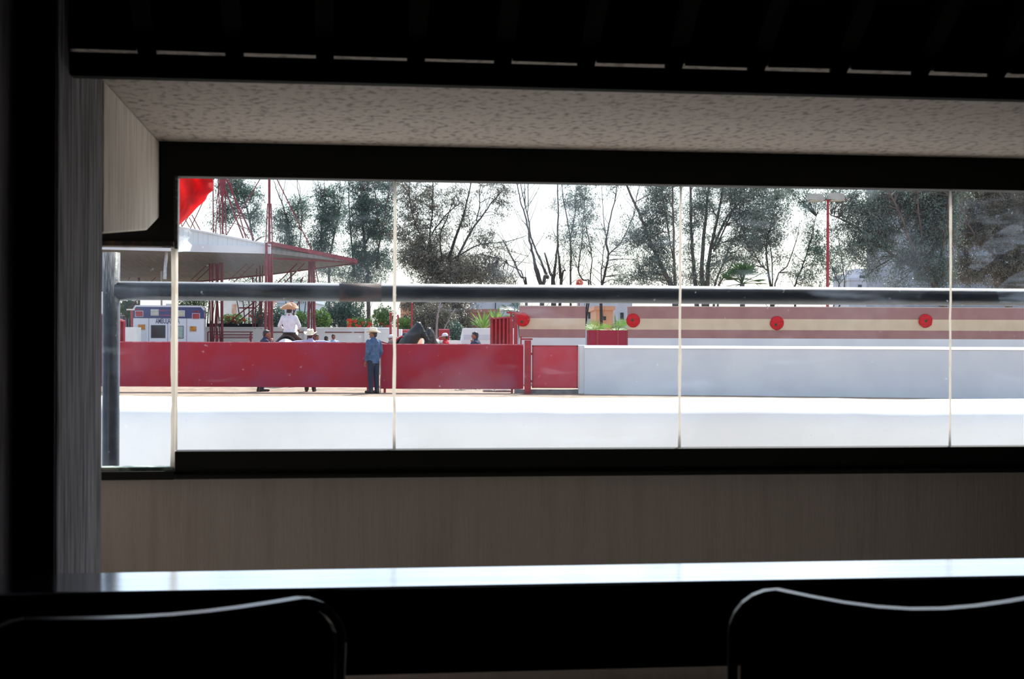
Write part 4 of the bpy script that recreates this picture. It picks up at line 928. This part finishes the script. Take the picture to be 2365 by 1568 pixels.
def tree(name, label, Y, stems, clumps, lm, bm, base=None, ln=.125, wd=.016, dens=1.0, group='trees beyond the arena', seed=1, spread=1.0, twig=1.0):
    """stems: polylines of (px, py, width px); clumps: (px, py, rx, ry, fullness) ellipses of foliage; both at distance Y.
    Each stem gets its own depth drift, each clump its own depth, so the crown is round."""
    r = random.Random(seed); rn = np.random.default_rng(seed)
    bx = base if base is not None else stems[0][0][0]
    t = thing(name, label, 'tree', G(bx, Y), 0, group); T = t.location
    samples = []
    for i, st in enumerate(stems):
        drift = r.uniform(-1.6, 1.6) if i else r.uniform(-.3, .3); pts, rad = [], []
        if i == 0 or st[0][1] > 640:
            p = G(st[0][0] + (bx - st[0][0]) * .6, Y, -.1); pts.append(p - T); rad.append(S(st[0][2], Y) * .58)
        for k, (x, y, w) in enumerate(st):
            f_ = k / max(1, len(st) - 1); p = P(x, y, Y + drift * f_) - T; pts.append(p); rad.append(max(.010, S(w, Y) / 2))
        # smooth polyline
        q, qr = [], []
        for k in range(len(pts) - 1):
            for j in range(3):
                f_ = j / 3; a0_, a1_ = pts[max(k - 1, 0)], pts[k]; a2_, a3_ = pts[k + 1], pts[min(k + 2, len(pts) - 1)]
                v = .5 * ((2 * a1_) + (a2_ - a0_) * f_ + (2 * a0_ - 5 * a1_ + 4 * a2_ - a3_) * f_ ** 2 + (3 * a1_ - a0_ - 3 * a2_ + a3_) * f_ ** 3)
                q.append(v + Vector((r.uniform(-.03, .03), 0, 0)) * (1 if j else 0)); qr.append(rad[k] + (rad[k + 1] - rad[k]) * f_)
        q.append(pts[-1]); qr.append(rad[-1])
        MB().tube(q, qr, 7).build('trunk' if i == 0 else 'branch', bm, t, smooth=True)
        samples += [(v, k_) for v, k_ in zip(q, qr) if v.z > 1.0]
    tw = MB(); leaves = []
    for (v, k_) in samples:                              # fine upright twigs along the stems
        for _ in range(2 if k_ < .08 else 1):
            if r.random() < .38:
                L_ = r.uniform(.5, 1.7); d_ = Vector((r.uniform(-.7, .7), r.uniform(-.7, .7), r.uniform(.4, 1))).normalized()
                a_ = v + d_ * L_ * .5 + Vector((0, 0, -.04)); b_ = v + d_ * L_ + Vector((0, 0, .12 * L_))
                tw.tube([v, a_, b_], [min(.016, k_ * .6), .010, .004], 3, cap=False)
    for (x, y, rx, ry, full) in clumps:
        c = P(x, y, Y) - T; RX, RY = S(rx, Y), S(ry, Y); RZ = (RX + RY) / 2 * spread
        nsub = max(2, int(full * dens * rx * ry / 42))
        for _ in range(nsub):
            while True:
                v = Vector((r.uniform(-1, 1), r.uniform(-1, 1), r.uniform(-1, 1)))
                if v.length < 1: break
            s = c + Vector((v.x * RX, v.y * RZ, v.z * RY))
            if samples and r.random() < .8 * twig:
                near = min(samples, key=lambda a: (a[0] - s).length_squared + max(0, a[0].z - s.z) * 2)[0]
                if (near - s).length < 4.5:
                    mid = near.lerp(s, .5) + Vector((r.uniform(-.15, .15), r.uniform(-.15, .15), r.uniform(-.05, .2)))
                    tw.tube([near, mid, s], [.022, .014, .007], 3, cap=False)
            for _k in range(r.randint(3, 7)):            # tight sprays of leaves round each twig end
                s2 = s + Vector((r.gauss(0, .24), r.gauss(0, .24), r.gauss(0, .2)))
                tw.tube([s, s2], [.008, .004], 3, cap=False)
                n_ = r.randint(11, 22); e = rn.normal(size=(n_, 3)) * np.array([.10, .10, .09]); leaves.append(e + np.array(s2))
    if tw.v: o = tw.build('twigs', bm, t, fix=False); o['kind'] = 'stuff'
    if leaves: leaf_obj('foliage', np.concatenate(leaves), ln, wd, lm, t, rng=rn)
    return t
EU = 'eucalyptus trees beyond the arena'
tree('eucalyptus', 'eucalyptus with separate leaf clumps behind the pavilion masts', 66, [[(600, 640, 6), (585, 560, 5), (570, 480, 4), (552, 425, 3)], [(575, 500, 3), (592, 485, 2)], [(566, 470, 3), (520, 450, 2)]],
     [(540, 430, 34, 24, 1.1), (570, 450, 22, 22, 1.0), (510, 475, 16, 14, .7), (522, 500, 20, 16, .7), (592, 490, 16, 22, .9), (540, 480, 22, 20, .8), (580, 515, 14, 14, .6), (505, 520, 16, 8, .4), (612, 548, 14, 10, .7)], leaf_b, bark, seed=11, dens=1.5, group=EU)
tree('eucalyptus', 'narrow eucalyptus between the tall mast and the next tree', 72, [[(672, 640, 5), (668, 540, 4), (655, 480, 3), (642, 445, 2), (632, 418, 1.4)], [(690, 600, 3), (697, 500, 2), (690, 445, 1.6), (684, 410, 1.2)], [(690, 470, 1.6), (692, 430, 1.2), (682, 408, 1)], [(650, 470, 1.5), (660, 410, 1)]],
     [(690, 478, 22, 22, 1.15), (655, 505, 20, 24, .85), (672, 530, 26, 26, .8), (668, 560, 22, 22, 1.0), (700, 500, 12, 20, .8), (640, 520, 12, 30, .45), (680, 590, 30, 26, .6)], leaf_b, bark, seed=12, dens=1.5, group=EU)
tree('eucalyptus', 'eucalyptus with bare twigs rising above it, left of the dense crown', 70, [[(760, 640, 6), (766, 570, 4.5), (780, 510, 3), (790, 460, 2)], [(745, 610, 4), (742, 540, 3), (745, 470, 2), (736, 430, 1.4), (728, 405, 1)], [(748, 480, 1.6), (750, 440, 1.2), (747, 405, 1)], [(783, 500, 1.6), (785, 405, 1.2)]],
     [(738, 450, 14, 16, .8), (765, 455, 26, 26, .9), (780, 440, 14, 18, .7), (755, 490, 32, 22, 1.0), (745, 530, 26, 24, 1.0), (740, 565, 28, 30, 1.1), (775, 500, 22, 20, .8), (760, 610, 34, 26, .7)], leaf_b, bark, seed=13, dens=1.5, group=EU)
tree('eucalyptus', 'densest blue-green eucalyptus crown left of the first window joint', 68, [[(850, 660, 9), (845, 600, 7), (838, 520, 5), (835, 440, 3)], [(870, 620, 5), (880, 540, 4), (900, 440, 2.5)], [(820, 640, 5), (810, 540, 3.5), (806, 430, 2)], [(845, 560, 4), (872, 500, 3), (862, 430, 2)]],
     [(830, 430, 28, 20, 1.0), (865, 425, 34, 18, .9), (900, 435, 24, 24, .9), (840, 475, 34, 28, 1.2), (880, 480, 30, 30, .9), (820, 520, 26, 26, .9), (862, 530, 34, 30, 1.1), (895, 520, 20, 30, .7), (835, 580, 34, 28, 1.1), (875, 600, 38, 34, .7), (815, 620, 36, 26, .7), (850, 640, 50, 16, .7)], leaf_b, bark, seed=14, dens=1.5, group=EU)
tree('spreading_tree', 'wide spreading tree with radiating branches right of the first window joint', 64,
     [[(1030, 720, 15), (1036, 650, 12), (1038, 598, 8), (1046, 568, 7), (1064, 518, 5), (1078, 465, 3.5), (1090, 412, 2.2)], [(1036, 640, 8), (1056, 597, 6), (1078, 552, 5), (1100, 516, 4), (1127, 481, 3), (1141, 461, 2), (1160, 440, 1.5)], [(1100, 510, 3), (1108, 469, 2.2), (1110, 429, 1.6), (1120, 415, 1.2)],
      [(1000, 630, 5), (993, 548, 4), (999, 489, 3), (999, 412, 2)], [(997, 542, 3.5), (1026, 500, 3), (1062, 470, 1.8)], [(1040, 600, 5), (1064, 588, 4), (1110, 564, 3), (1167, 559, 2), (1216, 544, 1.2)], [(1010, 620, 4), (960, 520, 3), (945, 450, 2), (950, 412, 1.3)],
      [(1020, 600, 4), (1017, 540, 3), (1032, 505, 2.4), (1052, 450, 1.4)], [(1110, 564, 2), (1160, 575, 1.6), (1220, 592, 1)], [(1120, 590, 2.4), (1170, 600, 1.4), (1225, 608, .9)]],
     [(1040, 620, 70, 40, 1.5), (980, 600, 50, 46, 1.3), (1100, 620, 56, 34, 1.2), (940, 560, 30, 40, .9), (1140, 640, 46, 20, .8), (1000, 545, 46, 30, .8), (950, 500, 34, 40, .7), (960, 450, 34, 30, .55), (1000, 450, 26, 40, .5), (1060, 455, 34, 30, .45), (1085, 500, 30, 30, .35), (1110, 545, 34, 20, .5), (1150, 580, 30, 26, .5), (1130, 560, 22, 16, .5), (1165, 450, 34, 26, .4), (1150, 480, 36, 20, .25), (1175, 430, 22, 16, .4), (1020, 490, 30, 30, .35), (930, 430, 16, 20, .7), (1120, 425, 40, 14, .25), (1180, 650, 26, 12, .4), (1020, 690, 90, 34, 1.2), (980, 735, 50, 40, 1.1), (1040, 730, 40, 40, 1.0)], leaf_c, bark_d, seed=15)
tree('pollarded_tree', 'bare leaning stem cut off at its tip, left of the pollarded trunks', 66, [[(1216, 660, 5), (1204, 640, 4.5), (1187, 603, 4), (1161, 554, 3.5)], [(1212, 652, 3), (1177, 613, 2.6), (1143, 590, 2)], [(1190, 652, 2.5), (1170, 645, 1.5)]], [(1178, 640, 12, 10, .35)], leaf_c, bark_d, seed=16)
tree('pollarded_tree', 'pollarded trunk forking into two long bare stems', 62, [[(1252, 700, 11), (1249, 655, 10), (1240, 625, 11), (1235, 608, 7), (1228, 578, 5.5), (1222, 544, 5), (1216, 508, 4), (1204, 473, 3), (1197, 440, 2.4), (1194, 405, 2)], [(1255, 658, 8), (1264, 640, 9), (1262, 633, 6), (1240, 584, 4.6), (1226, 548, 4), (1219, 500, 3), (1212, 469, 2.4), (1198, 405, 1.8)], [(1219, 502, 2.4), (1220, 460, 2), (1220, 405, 1.8)], [(1213, 472, 2), (1213, 405, 1.6)]], [], leaf_c, bark_d, seed=17)
tree('pollarded_tree', 'pollarded trunk with one tall straight stem, beside the forked one', 68, [[(1280, 700, 10), (1278, 652, 9), (1280, 637, 7), (1285, 588, 5), (1288, 548, 4.5), (1289, 469, 3.2), (1287, 405, 2.4)], [(1276, 655, 7), (1271, 632, 6), (1258, 584, 4)], [(1296, 655, 7), (1295, 643, 8), (1290, 588, 4), (1289, 560, 3)], [(1297, 648, 5), (1306, 625, 3.5)]], [(1272, 478, 16, 16, .25), (1278, 540, 12, 20, .3)], leaf_c, bark_d, seed=18)
tree('slender_tree', 'slender sparse tree with upright twigs behind the pink paper ball', 67, [[(1318, 690, 5), (1318, 655, 4.5), (1319, 588, 4), (1317, 544, 3.4), (1305, 479, 2.4), (1297, 415, 1.6)], [(1317, 548, 2.6), (1328, 490, 2), (1332, 420, 1.2)], [(1360, 665, 4), (1347, 647, 3.5), (1335, 621, 3), (1343, 568, 2.4), (1349, 489, 1.8), (1356, 420, 1.2)], [(1363, 680, 3.4), (1363, 650, 3), (1368, 601, 2.4), (1361, 559, 2), (1350, 500, 1.3)]],
     [(1312, 470, 22, 30, .5), (1340, 460, 24, 34, .8), (1350, 490, 26, 24, .75), (1318, 560, 20, 34, .6), (1322, 600, 16, 24, .45), (1345, 560, 22, 34, .5), (1365, 570, 16, 30, .5), (1340, 425, 34, 14, .35), (1330, 520, 22, 20, .5)], leaf_a, bark_d, seed=19)
tree('slender_tree', 'slender forked tree with thin leaves in the second pane', 61, [[(1388, 690, 7), (1391, 656, 6), (1404, 601, 5), (1401, 546, 4), (1410, 504, 3.2), (1422, 449, 2.4), (1428, 410, 1.6)], [(1406, 588, 3.4), (1435, 559, 3), (1452, 525, 2.6), (1467, 485, 2.2), (1473, 443, 1.8), (1481, 410, 1.3)], [(1400, 550, 2), (1393, 490, 1.6), (1388, 415, 1)], [(1389, 655, 3), (1392, 590, 2), (1398, 550, 1.6)]],
     [(1395, 430, 20, 20, .25), (1430, 430, 26, 16, .25), (1390, 520, 12, 24, .25), (1430, 570, 22, 22, .3), (1400, 600, 20, 30, .2), (1430, 640, 40, 18, .35), (1450, 600, 30, 20, .4), (1440, 500, 20, 20, .15)], leaf_a, bark_d, seed=20)
tree('eucalyptus', 'eucalyptus with a thick trunk leaning left, left of the second window joint', 60, [[(1560, 690, 15), (1551, 660, 12), (1532, 622, 10), (1515, 586, 8.5), (1496, 542, 7.5), (1482, 508, 6.5), (1465, 468, 5.5), (1446, 424, 4.5), (1440, 400, 4)], [(1560, 680, 8), (1557, 600, 6), (1557, 538, 5), (1553, 474, 4), (1552, 405, 3)], [(1556, 600, 4), (1549, 570, 3.6), (1532, 464, 2.8), (1525, 410, 2)], [(1510, 580, 4), (1490, 560, 3), (1470, 572, 2)], [(1500, 550, 3), (1530, 536, 2.4), (1548, 540, 2)]],
     [(1480, 545, 32, 20, 1.0), (1460, 555, 18, 14, .8), (1510, 490, 26, 34, .9), (1530, 440, 30, 30, .8), (1550, 480, 22, 40, .7), (1510, 430, 22, 20, .5), (1525, 560, 26, 30, .8), (1500, 610, 34, 26, .7), (1480, 645, 38, 16, .8), (1535, 610, 22, 30, .6), (1545, 650, 24, 14, .5), (1505, 530, 26, 20, .8)], leaf_a, bark, seed=21, dens=1.25, group=EU)
tree('eucalyptus', 'many-stemmed eucalyptus just right of the second window joint', 66, [[(1628, 700, 16), (1624, 660, 14), (1621, 633, 10), (1625, 548, 8), (1632, 480, 6), (1641, 405, 4.5)], [(1608, 690, 11), (1604, 640, 9), (1600, 590, 8), (1596, 527, 6.5), (1593, 405, 5)], [(1634, 660, 10), (1642, 570, 7.5), (1657, 506, 6), (1670, 432, 5), (1674, 400, 4)], [(1645, 575, 6.5), (1680, 500, 5.5), (1712, 465, 4), (1740, 440, 3)], [(1648, 580, 4), (1690, 490, 3.5), (1720, 430, 2.4)], [(1650, 690, 6), (1652, 655, 5), (1680, 584, 3.5), (1700, 540, 2)], [(1660, 680, 5), (1662, 655, 4), (1691, 610, 3)], [(1648, 568, 3.4), (1690, 552, 2.6), (1725, 536, 1.6)], [(1655, 500, 3), (1640, 470, 2.4)]],
     [(1610, 470, 30, 34, .8), (1640, 440, 34, 22, .6), (1605, 520, 22, 26, .8), (1650, 480, 24, 26, .4), (1720, 450, 46, 30, 1.1), (1765, 450, 34, 30, .9), (1700, 500, 40, 24, .7), (1735, 500, 40, 30, 1.0), (1740, 550, 40, 30, .8), (1690, 560, 30, 22, .7), (1670, 600, 34, 26, .6), (1710, 590, 40, 24, .6), (1650, 630, 30, 22, .5), (1590, 600, 20, 40, .5), (1600, 640, 28, 20, .6), (1690, 440, 30, 26, .5), (1640, 540, 24, 24, .4)], leaf_a, bark, seed=22, dens=1.25, group=EU)
tree('slender_tree', 'slender vase-shaped tree between the fan palm and the floodlight', 64, [[(1782, 700, 7), (1780, 660, 6), (1770, 587, 4), (1776, 536, 3), (1790, 480, 2), (1800, 430, 1.4)], [(1780, 655, 3.6), (1756, 610, 2.6), (1740, 580, 1.6)], [(1784, 650, 3), (1778, 560, 2), (1760, 510, 1.6), (1745, 470, 1.2)], [(1790, 655, 3.2), (1818, 615, 2.6), (1838, 559, 1.8), (1846, 520, 1)]],
     [(1765, 500, 34, 30, .9), (1800, 480, 26, 34, .6), (1800, 440, 30, 22, .6), (1760, 550, 36, 26, .8), (1790, 540, 22, 30, .6), (1740, 610, 22, 20, .4), (1790, 590, 20, 26, .4), (1840, 640, 26, 16, .4)], leaf_a, bark_d, seed=23)
tree('slender_tree', 'sparse tree crossing behind the floodlight mast', 66, [[(1836, 690, 5), (1838, 655, 4), (1857, 604, 3), (1871, 559, 2), (1885, 500, 1.2)], [(1945, 690, 4), (1950, 663, 3.4), (1947, 609, 2.6), (1939, 570, 2), (1930, 520, 1.2)], [(1934, 680, 3), (1930, 640, 2.4), (1915, 600, 1.6)]],
     [(1850, 450, 40, 24, .5), (1885, 470, 40, 22, .55), (1860, 530, 30, 24, .5), (1890, 570, 24, 36, 1.0), (1880, 620, 34, 22, .5), (1925, 600, 20, 34, .9), (1850, 600, 22, 20, .35), (1855, 640, 34, 18, .6), (1920, 640, 14, 20, .6), (1830, 430, 30, 14, .5)], leaf_b, bark_d, seed=24)
tree('eucalyptus', 'big eucalyptus with long boughs sweeping up to the left, left of the last joint', 58, [[(2180, 720, 20), (2160, 660, 17), (2136, 629, 12), (2066, 592, 6.5), (2023, 559, 5.5), (1953, 511, 4), (1919, 497, 2.6)], [(2150, 640, 11), (2139, 615, 10), (2105, 564, 8), (2088, 516, 6.5), (2066, 466, 5), (2046, 430, 4), (2035, 405, 3)], [(2094, 586, 4), (2046, 573, 3.4), (1990, 567, 2.6), (1950, 564, 1.4)], [(2060, 560, 3), (2075, 530, 2.6), (2088, 520, 2)], [(2150, 620, 7), (2128, 540, 5), (2120, 470, 4), (2115, 405, 3)], [(2165, 640, 7), (2180, 560, 5), (2190, 480, 4), (2195, 405, 3)], [(2120, 620, 3), (2100, 608, 2.2)]],
     [(1960, 470, 34, 34, .9), (2000, 500, 46, 34, .9), (1990, 560, 46, 30, .9), (2050, 540, 50, 36, .9), (2040, 470, 44, 30, .8), (2070, 440, 40, 22, .8), (2010, 610, 34, 26, .6), (1960, 580, 30, 24, .5), (1935, 520, 26, 22, .6), (2080, 600, 34, 26, .6), (2070, 645, 34, 20, .5), (2120, 460, 50, 40, 1.4), (2160, 520, 50, 50, 1.4), (2120, 580, 40, 40, .9), (2180, 440, 46, 40, 1.3), (2160, 620, 50, 36, 1.2), (1930, 450, 30, 24, .4)], leaf_a, bark, seed=25, dens=1.25, group=EU)
tree('eucalyptus', 'dense olive eucalyptus filling the last pane at the right edge', 68, [[(2330, 720, 18), (2320, 640, 14), (2300, 560, 10), (2280, 470, 7), (2270, 400, 5)], [(2325, 640, 9), (2360, 560, 7), (2380, 470, 5), (2385, 400, 4)], [(2310, 600, 6), (2250, 540, 4), (2225, 480, 3)], [(2320, 660, 5), (2270, 620, 3.5), (2235, 600, 2.5)]],
     [(2240, 450, 46, 40, 1.4), (2300, 450, 50, 40, 1.4), (2360, 450, 50, 44, 1.4), (2230, 530, 40, 46, 1.4), (2290, 530, 46, 46, 1.3), (2350, 540, 46, 50, 1.2), (2240, 620, 46, 40, 1.2), (2310, 620, 50, 46, 1.2), (2370, 630, 50, 46, 1.2), (2420, 520, 50, 90, 1.2)], leaf_c, bark, seed=26, dens=1.25, group=EU)
# low trees and shrubs behind the white wall
def shrub(name, label, px, py, rx, ry, Y, m, full=1.0, ln=.085, wd=.02, seed=1, flowers=None, cat='shrub'):
    r = random.Random(seed); rn = np.random.default_rng(seed); t = thing(name, label, cat, G(px, Y), 0, 'planting behind the white wall'); T = t.location
    c = P(px, py, Y) - T; RX, RY = S(rx, Y), S(ry, Y)
    for k in range(5):
        a = Vector((RX * .6 * (k - 2) / 2, r.uniform(-.3, .3), c.z + RY * r.uniform(-.1, .6)))
        MB().tube([(a.x * .15, a.y * .2, -.05), (a.x * .6, a.y * .6, a.z * .6), a], [.05, .035, .012], 6).build('stem', bark_d, t, smooth=True)
    n = int(full * rx * ry * 3.2); v = rn.normal(size=(n, 3)); v /= np.linalg.norm(v, axis=1)[:, None]; v *= (rn.random(n) ** .45)[:, None]
    bump_ = 1 + .22 * np.sin(v[:, 0] * 9 + seed) * np.cos(v[:, 2] * 7 + seed * 2)
    pts = np.array(c) + v * np.array([RX, (RX + RY) / 2, RY]) * bump_[:, None]; pts = pts[pts[:, 2] > .05]
    leaf_obj('foliage', pts, ln, wd, m, t, droop=.1, rng=rn)
    if flowers:
        fm, nf, y0, y1 = flowers
        for k in range(nf):
            a = Vector((RX * r.uniform(-.9, .9), -(RX + RY) / 2 * r.uniform(.4, .9), 0)); a.z = (P(px, r.uniform(y0, y1), Y) - T).z
            b = MB()
            for j in range(5): b.ell(a + Vector((.04 * math.cos(j * 1.26), 0, .04 * math.sin(j * 1.26))), (.034, .02, .034), nu=6, nv=4)
            b.build('flower', fm, t)
    return t
orange = mat('orange_petals', lin('#e0573a'), lin('#d83a30'), 9, rough=.7, trans=.3)
shrub('shrub', 'dull olive shrub at the far left beneath the rail', 268, 712, 24, 26, 66, leaf_c, .8, seed=31)
shrub('shrub', 'glossy green shrub left of the ambulance roof', 300, 712, 22, 24, 60, leaf_d, .8, .11, .035, 32)
shrub('shrub', 'yellow-green shrub right of the ambulance roof', 440, 712, 40, 30, 62, leaf_d, .8, seed=33)
shrub('shrub', 'grass-green shrub in front of the white house', 540, 740, 34, 16, 63, leaf_d, 1.2, seed=34, flowers=(orange, 8, 730, 745))
shrub('shrub', 'dark shrub between the columns left of the rider', 600, 735, 24, 26, 66, leaf_b, 1.2, seed=35, flowers=(orange, 5, 722, 745))
shrub('hedge_tree', 'dark green bush just left of the rider', 640, 738, 26, 32, 64, leaf_b, 1.3, seed=36)
shrub('shrub', 'flowering green shrub right of the rider', 695, 738, 22, 22, 63, leaf_d, .9, seed=37)
shrub('shrub', 'bright green shrub right of the double column', 742, 738, 22, 26, 61, leaf_d, 1.2, .10, .026, 38)
shrub('hedge_tree', 'large dark round bush behind the white wall', 795, 725, 48, 40, 64, leaf_b, 1.8, seed=39)
shrub('shrub', 'shrub with orange flowers left of the denim man', 832, 748, 30, 16, 60, leaf_d, .9, seed=40, flowers=(orange, 22, 737, 757))
shrub('shrub', 'dense green shrub behind the denim man', 885, 735, 28, 30, 62, leaf_d, 1.1, seed=41, flowers=(orange, 4, 745, 757))
shrub('shrub', 'green shrub behind the tall thin red pole', 940, 750, 34, 18, 60, leaf_d, 1.2, seed=42)
shrub('hedge_tree', 'dull dark thicket behind the two dark horses', 1000, 740, 52, 44, 59, leaf_c, 1.8, seed=43)
shrub('shrub', 'dark green shrub behind the man in white cap', 1052, 768, 18, 26, 58, leaf_b, 1.5, seed=44)
shrub('shrub', 'pale bushy shrub left of the white trailer', 1080, 745, 30, 20, 64, leaf_c, .7, seed=45)
shrub('hedge_tree', 'dark tree row under the pavilion roof, left part', 470, 672, 56, 34, 78, leaf_b, .5, seed=46)
shrub('hedge_tree', 'dark tree row under the pavilion roof, middle part', 575, 668, 56, 36, 70, leaf_b, .5, seed=47)
shrub('hedge_tree', 'dark tree row under the pavilion tip, right part', 690, 664, 62, 36, 79, leaf_b, .5, seed=48)
shrub('hedge_tree', 'tangled dark bush right of the pavilion tip', 810, 655, 62, 36, 77, leaf_c, .4, seed=49)
# pale dead branches of a bare shrub
t = thing('bare_shrub', 'bare white-barked branches right of the dark horses', 'shrub', G(1012, 56))
for pl in ([(1010, 870, 5), (1010, 800, 5), (1008, 770, 5), (1010, 735, 5), (1014, 712, 4), (1020, 690, 2.5)], [(1014, 714, 3), (1022, 703, 2)], [(1012, 870, 4), (1016, 790, 3.4), (1028, 755, 2.6), (1044, 725, 1.8), (1052, 712, 1.2)]):
    MB().tube([P(x, y, 56) - t.location for (x, y, w) in pl], [S(w, 56) / 2 for (x, y, w) in pl], 7).build('branch', bark_p, t, smooth=True)
# palms
frond_m = mat('palm_green', lin('#5f8a3e'), lin('#8aa654'), 2, rough=.45, trans=.3); frond_d = mat('fan_palm_dark', lin('#3f5f38'), lin('#2f4a2c'), 2, rough=.45, trans=.2)
def fan_palm(label, px, py, Y, R, m, seed, nf=16, lo=-10, hi=85):
    r = random.Random(seed); t = thing('fan_palm', label, 'palm', G(px, Y)); c = P(px, py, Y) - t.location
    MB().tube([(0, 0, -.1), (.03, 0, c.z * .5), c], [.13, .11, .10], 10).build('trunk', bark, t, smooth=True)
    for k in range(nf):
        az = 2 * math.pi * k / nf + r.uniform(-.2, .2); el = math.radians(r.uniform(lo, hi)); d = Vector((math.cos(az) * math.cos(el), math.sin(az) * math.cos(el), math.sin(el)))
        s = d.cross(Vector((0, 0, 1)) if abs(d.z) < .95 else Vector((1, 0, 0))).normalized(); b = MB(); h = c + d * R * .42
        b.tube([c, h], [.018, .012], 5)
        for j in range(13):
            a = math.radians(-78 + 156 * j / 12); e = (d * math.cos(a) + s * math.sin(a)); tip = h + e * R * .58 * r.uniform(.85, 1.1) + Vector((0, 0, -.06 * R)); w = e.cross(d.cross(s)).normalized() * .022 * R
            m_ = h.lerp(tip, .5) + Vector((0, 0, .02)); b.add([h, m_ + w, tip, m_ - w], [(0, 1, 2, 3)])
        b.build('frond', m, t, fix=False)
fan_palm('dark fan palm crown in front of the sky, right of the many-stemmed tree', 1714, 655, 58, 1.15, frond_d, 51, 26, -25, 85)
fan_palm('yellow-green fan palm rising behind the plain red service gate', 1424, 770, 52, .85, frond_m, 52, 12, 10, 85)
fan_palm('small fan palm at the left of the service gate', 1372, 772, 53, .7, frond_m, 53, 10, 15, 80)
fan_palm('pale fan palm peeping over the gate frame left of the striped wall', 1186, 726, 54, .75, frond_d, 54, 11, -10, 80)
def yucca(label, px, py, Y, L, seed, n=26):
    r = random.Random(seed); t = thing('spiky_palm', label, 'palm', G(px, Y)); c = P(px, py, Y) - t.location
    MB().tube([(0, 0, -.1), c], [.09, .07], 8).build('trunk', bark, t, smooth=True)
    for k in range(n):
        az = r.uniform(0, 6.28); el = math.radians(r.uniform(25, 85)); d = Vector((math.cos(az) * math.cos(el), math.sin(az) * math.cos(el), math.sin(el))); s = d.cross(Vector((0, 0, 1))).normalized(); l_ = L * r.uniform(.7, 1.1)
        b = MB(); p1, p2 = c + d * l_ * .5, c + d * l_ + Vector((0, 0, -.12 * l_)); w = .045
        b.add([c - s * w * .6, c + s * w * .6, p1 + s * w, p2, p1 - s * w, p1 + Vector((0, 0, -.03))], [(0, 1, 5), (1, 2, 5), (2, 3, 5), (3, 4, 5), (4, 0, 5)]); b.build('leaf', frond_m, t, fix=False)
yucca('spiky green palm behind the trailer, leftmost of two', 1116, 762, 52, .95, 61)
yucca('spiky green palm behind the tall corrugated gate', 1148, 748, 53, .85, 62)
# ---- far buildings
def building(label, pa, pb, top, Y, m, depth=8, rows=None, wm=None, roof=None):
    t = thing('building', label, 'building', G((pa + pb) / 2, Y)); w = S(pb - pa, Y) / 2; z = P((pa + pb) / 2, top, Y).z
    MB().box(-w, w, 0, depth, 0, z).build('wall', m, t); MB().box(-w - .1, w + .1, -.1, depth + .1, z, z + .2).build('parapet', roof or m, t)
    for (p, q, ww, hh) in rows or ():
        x = S(p - (pa + pb) / 2, Y); zc = P(p, q, Y).z; ww, hh = S(ww, Y) / 2, S(hh, Y) / 2
        f_ = MB().box(x - ww - .06, x + ww + .06, -.05, .02, zc - hh - .06, zc + hh + .06).build('window', m, t)
        MB().box(x - ww, x + ww, -.07, -.03, zc - hh, zc + hh).build('pane', wm or MATS['dark_glass'], f_)
    return t
paleb = mat('pale_grey_render', lin('#c3c4cc'), lin('#b5b6bf'), .6, rough=.85); greyt = mat('blue_grey_tower', lin('#9298a4'), lin('#858b98'), .6, rough=.85)
building('tall blue-grey tower block behind the trees at the right', 2094, 2600, 380, 105, greyt, 12, [(2094 + 34 + 46 * i, 440 + 38 * j, 16, 16) for i in range(8) for j in range(6)], mat('dull_pane', lin('#6f7682'), lin('#5f6672'), 3, rough=.3))
bs = building('pale stepped building left of the tower, behind the trees', 1961, 2090, 648, 120, paleb, 4, [(1985 + 26 * i, 662, 9, 9) for i in range(4)])
for (pa, pb, tp, y0, y1) in ((1973, 2090, 634, 4, 8), (2028, 2090, 621, 8, 12)):
    MB().box(S(pa - 2025.5, 120), S(pb - 2025.5, 120), y0, y1, 0, P(2030, tp, 120 + y0).z).build('upper_block', paleb, bs)
for i in range(3):
    x = S(2020 + 26 * i - 2025.5, 124); z = P(2040, 643, 124).z; MB().box(x - .3, x + .3, 3.93, 4.02, z - .25, z + .25).build('window', MATS['dark_glass'], bs)
building('white house with red trim behind the pipe pen', 508, 592, 690, 74, white, 6, [(541, 715, 10, 26)], mat('terracotta_door', lin('#cf8a6a'), lin('#e0c8b8'), 3), red_s)
building('pale blue house behind the rider', 640, 725, 700, 90, mat('pale_blue_render', lin('#b9c8d4'), lin('#a8bac8'), .6), 6, [(668, 730, 9, 12), (700, 730, 9, 12)])
building('peach house behind the tall thin red pole', 925, 962, 690, 80, mat('peach_render', lin('#e3ac86'), lin('#d89a7c'), .6), 5, [(936, 735, 6, 14)])
building('pale blue wall behind the spiky palms', 1085, 1200, 692, 84, mat('pale_blue_render', (1, 1, 1)), 5, [(1144, 712, 2, 34)])
building('mauve house low behind the spiky palms', 1078, 1150, 722, 78, mat('mauve_paint', (1, 1, 1)), 4, [(1100, 745, 6, 12)])
building('peach house in the gap between the striped walls', 1376, 1416, 716, 72, MATS['peach_render'], 5, [(1396, 735, 7, 9)])
building('white house behind the peach one in the gap', 1340, 1460, 690, 95, paleb, 5, [(1436, 730, 8, 16), (1362, 728, 8, 16)])
